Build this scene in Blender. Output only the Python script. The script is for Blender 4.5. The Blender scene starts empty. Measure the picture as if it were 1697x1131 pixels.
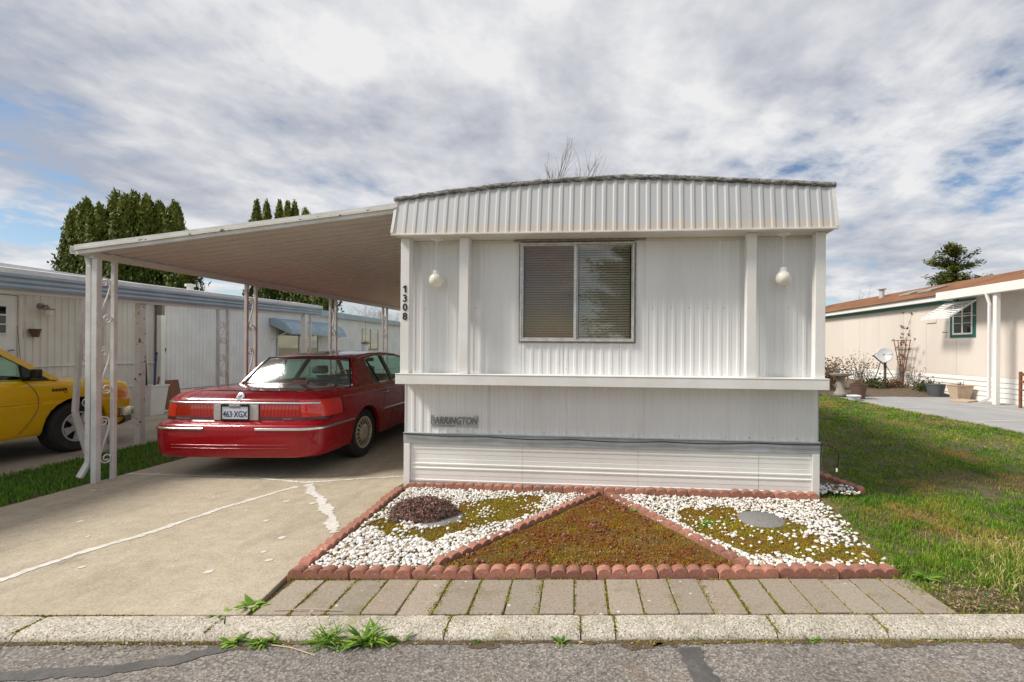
import bpy, bmesh, math, random
import numpy as np
from mathutils import Vector, Matrix

random.seed(7)
RNG = np.random.default_rng(7)
R = math.radians
SC = bpy.context.scene
COL = SC.collection

# ------------------------------------------------------------------ camera
cam_d = bpy.data.cameras.new('camera')
cam = bpy.data.objects.new('camera', cam_d)
COL.objects.link(cam)
cam.location = (0, 0, 1.5)
cam.rotation_euler = (R(90), -0.0074, 0)
cam_d.sensor_width = 36
cam_d.lens = 36 * 760 / 1697
cam_d.shift_x = -(972 - 848.5) / 1697
cam_d.shift_y = (579 - 565.5) / 1697
cam_d.clip_start = 0.05
cam_d.clip_end = 3000
SC.camera = cam

# ------------------------------------------------------------------ sky and sun
SUN_FROM = Vector((-0.566, -0.15, 0.62)).normalized()
SUN_EL = math.asin(SUN_FROM.z)
world = bpy.data.worlds.new('World')
SC.world = world
world.use_nodes = True
wt = world.node_tree
wt.nodes.clear()
def wn(t, **k):
    n = wt.nodes.new(t)
    for a, b in k.items():
        setattr(n, a, b)
    return n
def wmath(op, a, b=None):
    n = wn('ShaderNodeMath', operation=op)
    for i, v in enumerate((a, b)):
        if v is None: continue
        if isinstance(v, (int, float)): n.inputs[i].default_value = v
        else: wt.links.new(v, n.inputs[i])
    return n.outputs[0]
sky = wn('ShaderNodeTexSky', sky_type='NISHITA', sun_disc=False, sun_elevation=SUN_EL,
         sun_rotation=math.atan2(SUN_FROM.x, SUN_FROM.y), altitude=20, air_density=1.0, dust_density=0.1, ozone_density=1.5)
bg_sky = wn('ShaderNodeBackground')
bg_sky.inputs[1].default_value = 0.075
wt.links.new(sky.outputs[0], bg_sky.inputs[0])
tc = wn('ShaderNodeTexCoord')
sep = wn('ShaderNodeSeparateXYZ')
wt.links.new(tc.outputs['Generated'], sep.inputs[0])
zz = wmath('ADD', wmath('MAXIMUM', sep.outputs[2], 0.0), 0.16)
cmb = wn('ShaderNodeCombineXYZ')
wt.links.new(wmath('DIVIDE', sep.outputs[0], zz), cmb.inputs[0])
wt.links.new(wmath('DIVIDE', sep.outputs[1], zz), cmb.inputs[1])
def wnoise(scale, detail, rough, dist=0.0, off=(0, 0, 0), stretch=(1, 1, 1)):
    mp = wn('ShaderNodeMapping')
    mp.inputs['Location'].default_value = off
    mp.inputs['Scale'].default_value = stretch
    wt.links.new(cmb.outputs[0], mp.inputs[0])
    n = wn('ShaderNodeTexNoise')
    n.inputs['Scale'].default_value = scale
    n.inputs['Detail'].default_value = detail
    n.inputs['Roughness'].default_value = rough
    n.inputs['Distortion'].default_value = dist
    wt.links.new(mp.outputs[0], n.inputs['Vector'])
    return n.outputs[0]
def wramp(v, stops):
    n = wn('ShaderNodeValToRGB')
    e = n.color_ramp.elements
    while len(e) < len(stops): e.new(0.5)
    for i, (p, c) in enumerate(stops):
        e[i].position = p
        e[i].color = (c, c, c, 1) if isinstance(c, (int, float)) else (*c, 1)
    wt.links.new(v, n.inputs[0])
    return n.outputs[0]
big = wnoise(0.50, 3, 0.5, 0.3, off=(3.3, 6.7, 0))
fine = wnoise(2.7, 9, 0.60, 0.25, off=(7.1, 2.4, 0), stretch=(1.0, 1.1, 1))
puff = wnoise(5.5, 7, 0.58, 0.1, off=(2.1, 4.4, 0), stretch=(1.0, 0.8, 1))
shade = wnoise(0.8, 4, 0.5, 0.3, off=(1.2, 9.4, 0))
lift = wmath('MULTIPLY', wmath('SUBTRACT', wmath('MINIMUM', sep.outputs[2], 0.5), 0.25), 0.42)
cov = wmath('ADD', wmath('ADD', wmath('MULTIPLY', big, 0.75), wmath('MULTIPLY', fine, 0.52)), wmath('ADD', lift, wmath('MULTIPLY', puff, 0.28)))
cover = wramp(cov, [(0.655, 0.0), (0.70, 0.55), (0.75, 0.85), (0.84, 1.0)])
ccol = wramp(wmath('ADD', wmath('MULTIPLY', shade, 0.50), wmath('ADD', wmath('MULTIPLY', fine, 0.28), wmath('MULTIPLY', puff, 0.22))),
             [(0.41, (0.285, 0.30, 0.345)), (0.49, (0.405, 0.415, 0.445)), (0.57, (0.555, 0.555, 0.56))])
bg_cl = wn('ShaderNodeBackground')
bg_cl.inputs[1].default_value = 1.0
wt.links.new(ccol, bg_cl.inputs[0])
mixw = wn('ShaderNodeMixShader')
wt.links.new(cover, mixw.inputs[0])
wt.links.new(bg_sky.outputs[0], mixw.inputs[1])
wt.links.new(bg_cl.outputs[0], mixw.inputs[2])
wo = wn('ShaderNodeOutputWorld')
wt.links.new(mixw.outputs[0], wo.inputs[0])

sun_d = bpy.data.lights.new('sun', 'SUN')
sun_d.energy = 2.7
sun_d.angle = R(12)
sun_d.color = (1.0, 0.94, 0.85)
sun = bpy.data.objects.new('sun', sun_d)
COL.objects.link(sun)
sun.rotation_euler = SUN_FROM.to_track_quat('Z', 'Y').to_euler()
sun.location = (-20, -10, 30)

SC.view_settings.view_transform = 'Standard'
SC.view_settings.look = 'None'
SC.view_settings.exposure = 0.62
SC.view_settings.gamma = 1.0
SC.view_settings.use_curve_mapping = False
SC.cycles.max_bounces = 8
SC.cycles.transparent_max_bounces = 12
SC.cycles.caustics_reflective = False
SC.cycles.caustics_refractive = False

# ------------------------------------------------------------------ materials
MATS = {}
class NT:
    def __init__(s, name):
        s.m = bpy.data.materials.new(name)
        s.m.use_nodes = True
        s.t = s.m.node_tree
        s.b = s.t.nodes['Principled BSDF']
        s.out = s.t.nodes['Material Output']
        s.tc = s.t.nodes.new('ShaderNodeTexCoord')
    def n(s, t, **k):
        x = s.t.nodes.new(t)
        for a, b in k.items(): setattr(x, a, b)
        return x
    def l(s, a, b): s.t.links.new(a, b)
    def noise(s, scale, detail=4, rough=.55, stretch=None, coord='Object', dist=0):
        src = s.tc.outputs[coord] if coord != 'World' else s.geo()
        if stretch or coord == 'World':
            mp = s.n('ShaderNodeMapping')
            if stretch: mp.inputs['Scale'].default_value = stretch
            s.l(src, mp.inputs[0]); src = mp.outputs[0]
        x = s.n('ShaderNodeTexNoise')
        x.inputs['Scale'].default_value = scale
        x.inputs['Detail'].default_value = detail
        x.inputs['Roughness'].default_value = rough
        x.inputs['Distortion'].default_value = dist
        s.l(src, x.inputs['Vector'])
        return x.outputs[0]
    def geo(s):
        g = s.n('ShaderNodeNewGeometry')
        return g.outputs['Position']
    def voro(s, scale, coord='Object', feature='F1', out='Distance', rand=1.0):
        x = s.n('ShaderNodeTexVoronoi', feature=feature)
        x.inputs['Scale'].default_value = scale
        x.inputs['Randomness'].default_value = rand
        s.l(s.tc.outputs[coord] if coord != 'World' else s.geo(), x.inputs['Vector'])
        return x.outputs[out]
    def ramp(s, v, stops, interp='LINEAR'):
        x = s.n('ShaderNodeValToRGB')
        x.color_ramp.interpolation = interp
        e = x.color_ramp.elements
        while len(e) < len(stops): e.new(.5)
        for i, (p, c) in enumerate(stops):
            e[i].position = p
            e[i].color = (c, c, c, 1) if isinstance(c, (int, float)) else (*c[:3], 1)
        s.l(v, x.inputs[0])
        return x.outputs[0]
    def mix(s, f, a, b, mode='MIX'):
        x = s.n('ShaderNodeMix', data_type='RGBA', blend_type=mode)
        for sock, v in ((x.inputs[0], f), (x.inputs[6], a), (x.inputs[7], b)):
            if isinstance(v, (int, float)): sock.default_value = v
            elif isinstance(v, tuple): sock.default_value = (*v[:3], 1)
            else: s.l(v, sock)
        return x.outputs[2]
    def math(s, op, a, b=None, c=None):
        x = s.n('ShaderNodeMath', operation=op)
        for i, v in enumerate((a, b, c)):
            if v is None: continue
            if isinstance(v, (int, float)): x.inputs[i].default_value = v
            else: s.l(v, x.inputs[i])
        return x.outputs[0]
    def attr(s, name):
        x = s.n('ShaderNodeAttribute', attribute_name=name)
        return x.outputs['Fac']
    def rnd(s):
        return s.n('ShaderNodeObjectInfo').outputs['Random']
    def set(s, **k):
        for a, v in k.items():
            key = {'color': 'Base Color', 'rough': 'Roughness', 'metal': 'Metallic', 'coat': 'Coat Weight', 'coatr': 'Coat Roughness',
                   'spec': 'Specular IOR Level', 'trans': 'Transmission Weight', 'ior': 'IOR', 'alpha': 'Alpha', 'sub': 'Subsurface Weight'}[a]
            if isinstance(v, (int, float)): s.b.inputs[key].default_value = v
            elif isinstance(v, tuple): s.b.inputs[key].default_value = (*v[:3], 1)
            else: s.l(v, s.b.inputs[key])
    def bump(s, v, strength=.3, dist=.01, chain=None):
        x = s.n('ShaderNodeBump')
        x.inputs['Strength'].default_value = strength
        x.inputs['Distance'].default_value = dist
        s.l(v, x.inputs['Height'])
        if chain is not None: s.l(chain, x.inputs['Normal'])
        s.l(x.outputs[0], s.b.inputs['Normal'])
        return x.outputs[0]

def surf(name, c1, c2=None, scale=4, rough=.6, bump=0, bscale=60, bdist=.004, metal=0, coat=0, fine=.08, fscale=40, rand=0, stretch=None,
         speck=None, coord='Object', spec=.5, detail=5, lo=.38, hi=.62):
    """plain two-tone procedural surface with fine grain, optional specks and relief"""
    t = NT(name)
    c = t.mix(t.ramp(t.noise(scale, detail, .6, stretch, coord), [(lo, 0.), (hi, 1.)]), c1, c2 or c1)
    if fine:
        g = t.ramp(t.noise(fscale, 3, .6, None, coord), [(.25, 1 - fine), (.75, 1 + fine)])
        c = t.mix(1.0, c, g, 'MULTIPLY')
    if speck:
        col, sscale, th = speck
        k = t.ramp(t.noise(sscale, 2, .5, None, coord), [(th, 0.), (th + .05, 1.)])
        c = t.mix(k, c, col)
    if rand:
        rr = t.math('ADD', t.math('MULTIPLY', t.rnd(), 2 * rand), 1 - rand)
        c = t.mix(1.0, c, rr, 'MULTIPLY')
    t.set(color=c, rough=rough, metal=metal, coat=coat, spec=spec)
    if bump:
        t.bump(t.noise(bscale, 4, .6, None, coord), bump, bdist)
    MATS[name] = t.m
    return t.m

# ------------------------------------------------------------------ mesh helpers
class MB:
    def __init__(s):
        s.v = []; s.f = []
    def add(s, vs, fs):
        o = len(s.v)
        s.v += [tuple(p) for p in vs]
        s.f += [tuple(i + o for i in f) for f in fs]
        return s
    def box(s, x0, x1, y0, y1, z0, z1):
        return s.add([(x0, y0, z0), (x1, y0, z0), (x1, y1, z0), (x0, y1, z0), (x0, y0, z1), (x1, y0, z1), (x1, y1, z1), (x0, y1, z1)],
                     [(3, 2, 1, 0), (4, 5, 6, 7), (0, 1, 5, 4), (1, 2, 6, 5), (2, 3, 7, 6), (3, 0, 4, 7)])
    def bar(s, a, b, w, h, up=(0, 0, 1)):
        a, b = Vector(a), Vector(b)
        d = (b - a).normalized()
        u = Vector(up)
        if abs(d.dot(u)) > .98: u = Vector((0, 1, 0))
        x = d.cross(u).normalized(); y = x.cross(d).normalized()
        vs = []
        for p in (a, b):
            for i, j in ((-1, -1), (1, -1), (1, 1), (-1, 1)):
                vs.append(p + x * (i * w / 2) + y * (j * h / 2))
        return s.add(vs, [(3, 2, 1, 0), (4, 5, 6, 7), (0, 1, 5, 4), (1, 2, 6, 5), (2, 3, 7, 6), (3, 0, 4, 7)])
    def tube(s, path, r, n=8, caps=True):
        path = [Vector(p) for p in path]
        rs = r if isinstance(r, (list, tuple)) else [r] * len(path)
        vs = []; fs = []
        ref = Vector((0, 0, 1))
        for i, p in enumerate(path):
            d = (path[min(i + 1, len(path) - 1)] - path[max(i - 1, 0)])
            d = d.normalized() if d.length > 1e-9 else Vector((0, 0, 1))
            u = ref if abs(d.dot(ref)) < .95 else Vector((1, 0, 0))
            x = d.cross(u).normalized(); y = x.cross(d).normalized()
            for k in range(n):
                a = 2 * math.pi * k / n
                vs.append(p + (x * math.cos(a) + y * math.sin(a)) * rs[i])
        for i in range(len(path) - 1):
            for k in range(n):
                fs.append((i * n + k, i * n + (k + 1) % n, (i + 1) * n + (k + 1) % n, (i + 1) * n + k))
        if caps:
            fs.append(tuple(range(n - 1, -1, -1)))
            fs.append(tuple((len(path) - 1) * n + k for k in range(n)))
        return s.add(vs, fs)
    def lathe(s, prof, n=24, mat=None, closed=False):
        """prof: (radius, height) pairs about local z"""
        vs = []; fs = []
        for r_, z in prof:
            for k in range(n):
                a = 2 * math.pi * k / n
                p = Vector((r_ * math.cos(a), r_ * math.sin(a), z))
                vs.append(mat @ p if mat else p)
        m = len(prof)
        for i in range(m - 1 if not closed else m):
            j = (i + 1) % m
            for k in range(n):
                fs.append((i * n + k, i * n + (k + 1) % n, j * n + (k + 1) % n, j * n + k))
        return s.add(vs, fs)
    def prism(s, poly, vec):
        """poly: 3-D points of a planar outline, swept along vec"""
        n = len(poly); vec = Vector(vec)
        vs = [Vector(p) for p in poly] + [Vector(p) + vec for p in poly]
        fs = [tuple(range(n - 1, -1, -1)), tuple(range(n, 2 * n))]
        for i in range(n):
            j = (i + 1) % n
            fs.append((i, j, n + j, n + i))
        return s.add(vs, fs)
    def grid(s, pts):
        """pts: rows of equal length"""
        n = len(pts[0]); vs = [p for row in pts for p in row]; fs = []
        for i in range(len(pts) - 1):
            for j in range(n - 1):
                fs.append((i * n + j, i * n + j + 1, (i + 1) * n + j + 1, (i + 1) * n + j))
        return s.add(vs, fs)
    def mesh(s, name, smooth=None, recalc=True, weld=0):
        me = bpy.data.meshes.new(name)
        me.from_pydata(s.v, [], s.f)
        if recalc or weld:
            bm = bmesh.new(); bm.from_mesh(me)
            if weld:
                bmesh.ops.remove_doubles(bm, verts=bm.verts, dist=weld)
                bmesh.ops.dissolve_degenerate(bm, edges=bm.edges, dist=weld)
            if recalc: bmesh.ops.recalc_face_normals(bm, faces=bm.faces)
            bm.to_mesh(me); bm.free()
        if smooth is not None:
            me.shade_smooth()
            me.set_sharp_from_angle(angle=R(smooth))
        return me
    def build(s, name, mat, parent=None, smooth=None, bevel=0, recalc=True, weld=0, loc=None, rot=None, world=False, subsurf=0, solid=0):
        me = s.mesh(name, smooth, recalc, weld)
        return link(name, me, mat, parent, loc, rot, bevel, world, subsurf, solid)

EMAT = {}
def link(name, me, mat, parent=None, loc=None, rot=None, bevel=0, world=False, subsurf=0, solid=0):
    o = bpy.data.objects.new(name, me)
    COL.objects.link(o)
    if mat is not None and (len(me.materials) == 0):
        me.materials.append(MATS[mat] if isinstance(mat, str) else mat)
    if loc is not None: o.location = loc
    if rot is not None: o.rotation_euler = rot
    if parent is not None:
        o.parent = parent
        if world: o.matrix_parent_inverse = EMAT[parent.name].inverted()
    if solid:
        m = o.modifiers.new('solid', 'SOLIDIFY'); m.thickness = solid; m.offset = 0
    if bevel:
        m = o.modifiers.new('bevel', 'BEVEL'); m.width = bevel; m.segments = 2; m.limit_method = 'ANGLE'; m.angle_limit = R(40)
    if subsurf:
        m = o.modifiers.new('sub', 'SUBSURF'); m.levels = subsurf; m.render_levels = subsurf
    return o
def tag(o, label=None, cat=None, group=None, kind=None):
    if label: o['label'] = label
    if cat: o['category'] = cat
    if group: o['group'] = group
    if kind: o['kind'] = kind
    return o
def thing(name, loc, label, cat, rz=0, group=None, kind=None):
    o = bpy.data.objects.new(name, None)
    COL.objects.link(o)
    o.location = loc; o.rotation_euler = (0, 0, rz)
    o.empty_display_size = .2
    EMAT[o.name] = Matrix.Translation(Vector(loc)) @ Matrix.Rotation(rz, 4, 'Z')
    return tag(o, label, cat, group, kind)
def copy_tree(o, parent=None):
    c = o.copy(); COL.objects.link(c)
    if parent is not None: c.parent = parent
    for ch in list(o.children): copy_tree(ch, c)
    return c
def np_mesh(name, verts, quads=None, tris=None, attrs=None, smooth=False):
    me = bpy.data.meshes.new(name)
    verts = np.asarray(verts, np.float32)
    me.vertices.add(len(verts)); me.vertices.foreach_set('co', verts.ravel())
    idx = []; starts = []; tot = 0
    for a, k in ((quads, 4), (tris, 3)):
        if a is None or len(a) == 0: continue
        a = np.asarray(a, np.int32)
        idx.append(a.ravel()); starts.append(tot + np.arange(len(a), dtype=np.int32) * k); tot += a.size
    idx = np.concatenate(idx); starts = np.concatenate(starts)
    me.loops.add(len(idx)); me.loops.foreach_set('vertex_index', idx)
    me.polygons.add(len(starts)); me.polygons.foreach_set('loop_start', starts)
    for k, v in (attrs or {}).items():
        at = me.attributes.new(k, 'FLOAT', 'POINT'); at.data.foreach_set('value', np.asarray(v, np.float32))
    if smooth: me.polygons.foreach_set('use_smooth', np.ones(len(starts), bool))
    me.update(calc_edges=True)
    return me
def text_mesh(mb, s, size, origin, xdir, zdir, depth, shear=0, font_w=1.0, align='CENTER', offset=0.0):
    """lettering as real relief: built-in font outline turned to mesh, laid on the plane (xdir, zdir)"""
    cu = bpy.data.curves.new('lettering', 'FONT')
    cu.body = s; cu.size = size; cu.extrude = depth / 2; cu.shear = shear; cu.align_x = align; cu.resolution_u = 3; cu.offset = offset
    ob = bpy.data.objects.new('lettering', cu); COL.objects.link(ob)
    me = bpy.data.meshes.new_from_object(ob.evaluated_get(bpy.context.evaluated_depsgraph_get()))
    bpy.data.objects.remove(ob)
    xd, zd = Vector(xdir).normalized(), Vector(zdir).normalized(); nd = xd.cross(zd)
    o = Vector(origin)
    vs = [o + xd * (v.co.x * font_w) + zd * v.co.y + nd * v.co.z for v in me.vertices]
    mb.add(vs, [tuple(p.vertices) for p in me.polygons])
    bpy.data.meshes.remove(me); bpy.data.curves.remove(cu)
def lerp_tab(tab, x):
    if x <= tab[0][0]: return tab[0][1]
    for (a, va), (b, vb) in zip(tab, tab[1:]):
        if x <= b: return va + (vb - va) * (x - a) / (b - a)
    return tab[-1][1]
def smooth01(x):
    x = min(1., max(0., x)); return x * x * (3 - 2 * x)
from mathutils import noise as mn
def hnoise(x, y, s=0):
    return mn.noise((x, y, s))
# ------------------------------------------------------------------ surfaces of the place
surf('white_paint', (.80, .79, .77), (.74, .725, .69), 3, .5, .05, 30, fine=.03)
surf('white_metal', (.72, .72, .71), (.60, .58, .55), 4, .45, .04, 40, fine=.04)
surf('grey_paint', (.42, .45, .47), (.34, .36, .37), 5, .6, .1, 40)
surf('blue_metal', (.36, .46, .53), (.30, .39, .45), 3, .45, fine=.06)
surf('soffit_white', (.74, .72, .67), (.66, .62, .55), 2, .6)
surf('alu', (.66, .65, .64), (.52, .50, .48), 18, .4, .05, 80, metal=.4)
surf('bronze_trim_and_shade', (.33, .30, .27), (.22, .19, .17), 20, .5, .1, 60)  # bronze metal; also the dark tone painted for shade at header and wall end
surf('black_rubber', (.018, .018, .018), (.03, .028, .026), 12, .75, .1, 90)
surf('black_plastic', (.012, .012, .013), None, 5, .35)
surf('dark_void', (.01, .01, .01), None, 5, .9)
surf('digit_black', (.012, .012, .014), None, 5, .4)
surf('name_grey', (.21, .215, .215), (.17, .17, .165), 40, .6, fine=.06)
surf('name_plate_grey', (.46, .47, .47), (.38, .38, .37), 40, .55)

surf('tar', (.085, .08, .078), (.12, .112, .105), 8, .75, .4, 80, .004, fine=.25, fscale=70)

surf('soil', (.10, .07, .045), (.16, .12, .075), 14, .95, .8, 70, .02, fine=.3)
surf('moss_soil', (.17, .14, .03), (.10, .07, .03), 25, .95, .8, 90, .01, fine=.3)
surf('gravel_bed', (.42, .38, .30), (.25, .21, .14), 22, .95, .8, 90, .01, fine=.3)
surf('brick', (.40, .175, .12), (.335, .15, .105), 9, .92, .6, 90, .004, fine=.25, fscale=55, rand=.20, speck=((.50, .38, .30), 42, .66), coord='World')
surf('stone_white', (.82, .80, .76), (.70, .66, .60), 30, .7, fine=.05)
surf('lava', (.20, .05, .03), (.10, .035, .025), 40, .95, .6, 150, fine=.3)
surf('grey_gravel_disc', (.27, .265, .25), (.18, .175, .165), 120, .95, .8, 160, .005, fine=.4, fscale=200)
surf('chrome', (.80, .79, .77), (.70, .69, .67), 6, .16, metal=1.0, fine=.02)
surf('bark', (.10, .075, .055), (.16, .13, .10), 18, .95, .6, 60, .01, fine=.25)
surf('twig_red', (.20, .095, .06), (.27, .17, .12), 1.0, .9)
surf('twig_grey', (.13, .11, .09), (.20, .17, .14), 3, .9)
surf('cream_siding', (.76, .69, .615), (.70, .625, .55), .8, .65, .15, 60, fine=.04, stretch=(1, 1, .25))
surf('skirt_white', (.84, .83, .80), (.78, .76, .72), 1.2, .55, fine=.03)
surf('green_trim', (.02, .13, .105), None, 4, .5)
surf('shingle', (.29, .135, .065), (.20, .09, .045), 1.6, .95, .6, 60, fine=.25, fscale=26)
surf('pad_grey', (.36, .36, .36), (.31, .31, .315), 1.2, .85, .2, 60, fine=.06)
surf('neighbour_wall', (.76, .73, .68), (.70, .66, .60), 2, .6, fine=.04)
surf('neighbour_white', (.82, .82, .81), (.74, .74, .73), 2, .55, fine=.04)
surf('peeling_white', (.70, .68, .64), (.64, .61, .56), 5, .7, .3, 50, speck=((.17, .13, .10), 16, .63))
surf('slab', (.38, .33, .27), (.29, .25, .20), 1.1, .9, .3, 60, fine=.15)
surf('plywood', (.20, .065, .02), (.16, .055, .018), 3, .6, stretch=(1, 1, .1))
surf('pot_brown', (.13, .075, .055), None, 4, .7)
surf('pot_grey', (.10, .105, .115), None, 4, .6)
surf('pot_tan', (.55, .42, .30), (.47, .35, .25), 6, .8)
surf('stone_grey', (.35, .32, .28), (.26, .24, .20), 15, .95, .6, 60)
surf('rust_wood', (.26, .10, .045), (.18, .075, .04), 14, .9)
surf('dish_grey', (.50, .51, .52), None, 3, .4)
surf('dry_leaf', (.42, .30, .16), (.28, .17, .08), 6, .9)
surf('blind_slat', (.82, .74, .60), (.78, .70, .56), 3, .55)
surf('room_dark', (.05, .045, .04), None, 2, .9)
surf('ground_far', (.13, .15, .05), (.19, .16, .08), .3, .95, coord='World')
surf('seat_cloth', (.22, .24, .24), (.17, .19, .19), 9, .9)

def m_concrete():
    t = NT('driveway_concrete')
    c = t.mix(t.ramp(t.noise(.8, 5, .6), [(.35, 0.), (.65, 1.)]), (.50, .432, .325), (.42, .358, .262))
    st = t.ramp(t.noise(1.7, 6, .65, (1, .35, 1)), [(.55, 0.), (.72, 1.)])
    c = t.mix(t.math('MULTIPLY', st, .6), c, (.27, .215, .14))
    oil = t.ramp(t.noise(2.3, 5, .7, (1.0, .6, 1)), [(.62, 0.), (.74, .65)])
    c = t.mix(oil, c, (.20, .165, .12))
    tyre = t.ramp(t.noise(3.0, 4, .6, (1.0, .10, 1)), [(.56, 0.), (.70, .32)])
    c = t.mix(tyre, c, (.26, .225, .175))
    g = t.ramp(t.noise(55, 4, .7), [(.28, .76), (.5, 1.0), (.72, 1.18)])
    c = t.mix(1.0, c, g, 'MULTIPLY')
    c = t.mix(1.0, c, t.ramp(t.noise(9, 5, .7), [(.3, .84), (.7, 1.12)]), 'MULTIPLY')
    c = t.mix(t.ramp(t.noise(7, 3, .5), [(.755, 0.), (.77, .8)]), c, (.72, .68, .6))
    t.set(color=c, rough=.9)
    t.bump(t.noise(60, 4, .65), .7, .008)
    MATS['driveway_concrete'] = t.m
m_concrete()

def m_paver():
    t = NT('paver_concrete')
    rn = t.rnd()
    base = t.ramp(rn, [(0., (.29, .25, .195)), (.3, (.335, .27, .21)), (.55, (.28, .245, .19)), (.8, (.36, .30, .235)), (1., (.31, .275, .22))])
    c = t.mix(1.0, base, t.ramp(t.noise(65, 4, .7, None, 'World'), [(.28, .68), (.5, 1.), (.72, 1.25)]), 'MULTIPLY')
    moss = t.ramp(t.noise(4, 6, .65, None, 'World'), [(.54, 0.), (.70, .7)])
    c = t.mix(moss, c, (.165, .145, .06))
    li = t.ramp(t.voro(13, 'World'), [(.10, 1.), (.15, 0.)])
    li = t.math('MULTIPLY', li, t.ramp(t.noise(3, 2, .5, None, 'World'), [(.52, 0.), (.58, 1.)]))
    c = t.mix(li, c, (.62, .60, .53))
    dk = t.ramp(t.noise(60, 2, .5, None, 'World'), [(.71, 0.), (.74, .7)])
    c = t.mix(dk, c, (.08, .07, .06))
    t.set(color=c, rough=.92)
    t.bump(t.noise(130, 4, .6, None, 'World'), .6, .004)
    MATS['paver_concrete'] = t.m
m_paver()

def m_siding(name, tint=(.77, .76, .73), stain=0):
    t = NT(name)
    c = t.mix(t.ramp(t.noise(2.2, 5, .6, (1, 1, .22)), [(.4, 0.), (.7, 1.)]), tint, tuple(v * .9 for v in tint))
    run = t.ramp(t.noise(9, 4, .6, (1, 1, .07)), [(.60, 0.), (.80, .35)])
    c = t.mix(run, c, (.62, .55, .44))
    if stain:
        sp = t.n('ShaderNodeSeparateXYZ'); t.l(t.tc.outputs['Object'], sp.inputs[0])
        hgt = t.math('ADD', sp.outputs[2], t.math('MULTIPLY', t.noise(3.5, 3, .6, (1, 1, .05)), .26))
        k = t.ramp(t.math('MULTIPLY', t.math('SUBTRACT', hgt, 2.55), 2.0), [(.62, .75), (.70, 0.)])
        c = t.mix(k, c, (.56, .49, .40))
    d = t.ramp(t.noise(45, 2, .5), [(.735, 0.), (.76, .6)])
    c = t.mix(d, c, (.30, .24, .18))
    t.set(color=c, rough=.48)
    t.bump(t.noise(6, 3, .5), .06, .01)
    MATS[name] = t.m
m_siding('siding', (.78, .78, .775))
m_siding('mansard', (.50, .51, .52), 1)

def m_tarred_edge():
    t = NT('tarred_edge')
    k = t.ramp(t.noise(16, 5, .7, (1, 1, 3)), [(.45, 0.), (.55, 1.)])
    c = t.mix(k, (.36, .35, .33), (.12, .115, .105))
    c = t.mix(t.ramp(t.noise(30, 3, .6, (1, 1, 2)), [(.64, 0.), (.68, 1.)]), c, (.03, .03, .03))
    t.set(color=c, rough=.9)
    t.bump(t.noise(26, 5, .7), .9, .03)
    MATS['tarred_edge'] = t.m
m_tarred_edge()

def m_glass(name, tint, ior=1.45, rough=0.02, film=0.0, fcol=(.3, .3, .3), gain=1.5):
    """thin window glass: fresnel mirror over clear tinted pane"""
    t = NT(name)
    fr = t.n('ShaderNodeFresnel'); ge = t.n('ShaderNodeNewGeometry')
    t.l(t.math('ADD', ior, t.math('MULTIPLY', ge.outputs['Backfacing'], 1 / ior - ior)), fr.inputs[0])   # same reflectance from either side of the thin pane
    tr = t.n('ShaderNodeBsdfTransparent'); tr.inputs[0].default_value = (*tint, 1)
    gl = t.n('ShaderNodeBsdfGlossy'); gl.inputs['Roughness'].default_value = rough
    df = t.n('ShaderNodeBsdfDiffuse'); df.inputs[0].default_value = (*fcol, 1)
    m0 = t.n('ShaderNodeMixShader'); m0.inputs[0].default_value = film
    t.l(tr.outputs[0], m0.inputs[1]); t.l(df.outputs[0], m0.inputs[2])
    m1 = t.n('ShaderNodeMixShader')
    t.l(t.math('MULTIPLY', fr.outputs[0], gain), m1.inputs[0]); t.l(m0.outputs[0], m1.inputs[1]); t.l(gl.outputs[0], m1.inputs[2])
    t.l(m1.outputs[0], t.out.inputs[0])
    MATS[name] = t.m
m_glass('pane_glass', (.88, .88, .86), 1.5, gain=2.2)
m_glass('screened_glass', (.80, .72, .62), 1.45, .03, .05, (.20, .17, .14), 2.0)
m_glass('car_glass', (.62, .84, .76), 1.5, gain=1.0)
m_glass('dark_glass', (.12, .13, .13), 1.5)

def m_paint(name, c, flake=.0, dust=.25, dcol=(.35, .25, .2)):
    t = NT(name)
    k = t.ramp(t.noise(5, 5, .65), [(.45, 0.), (.8, dust)])
    col = t.mix(k, c, dcol)
    t.set(color=col, rough=t.ramp(t.noise(7, 4, .6), [(.3, .20), (.8, .40)]), metal=flake, coat=.8, coatr=.05, spec=.15)
    MATS[name] = t.m
m_paint('red_paint', (.30, .002, .009), .0, .06, (.26, .07, .06))
m_paint('yellow_paint', (.85, .50, .004), .0, .12, (.5, .36, .12))

def m_plain(name, c, rough=.3, coat=0, spec=.5, trans=0):
    t = NT(name)
    k = t.ramp(t.noise(30, 3, .5), [(.3, .92), (.7, 1.06)])
    t.set(color=t.mix(1.0, c, k, 'MULTIPLY'), rough=rough, coat=coat, spec=spec, trans=trans)
    MATS[name] = t.m
m_plain('lamp_red', (.46, .004, .004), .12, 1.0)
m_plain('lamp_red_bright', (.66, .014, .006), .12, 1.0)
m_plain('lamp_dark', (.07, .006, .012), .3, .5)
m_plain('lamp_amber', (.75, .22, .02), .15, 1.0)
m_plain('lamp_clear', (.62, .62, .60), .1, 1.0)
m_plain('silver_plastic', (.50, .49, .47), .4)
m_plain('plate_white', (.72, .76, .82), .4)
m_plain('plate_blue', (.02, .05, .17), .4)
m_plain('globe_glass', (.80, .76, .66), .18, .6)
m_plain('lamp_white', (.80, .80, .80), .35)
m_plain('alloy', (.66, .58, .46), .38)
m_plain('parcel_shelf', (.40, .42, .40), .8)
MATS['alloy'].node_tree.nodes['Principled BSDF'].inputs['Metallic'].default_value = .45

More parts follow.
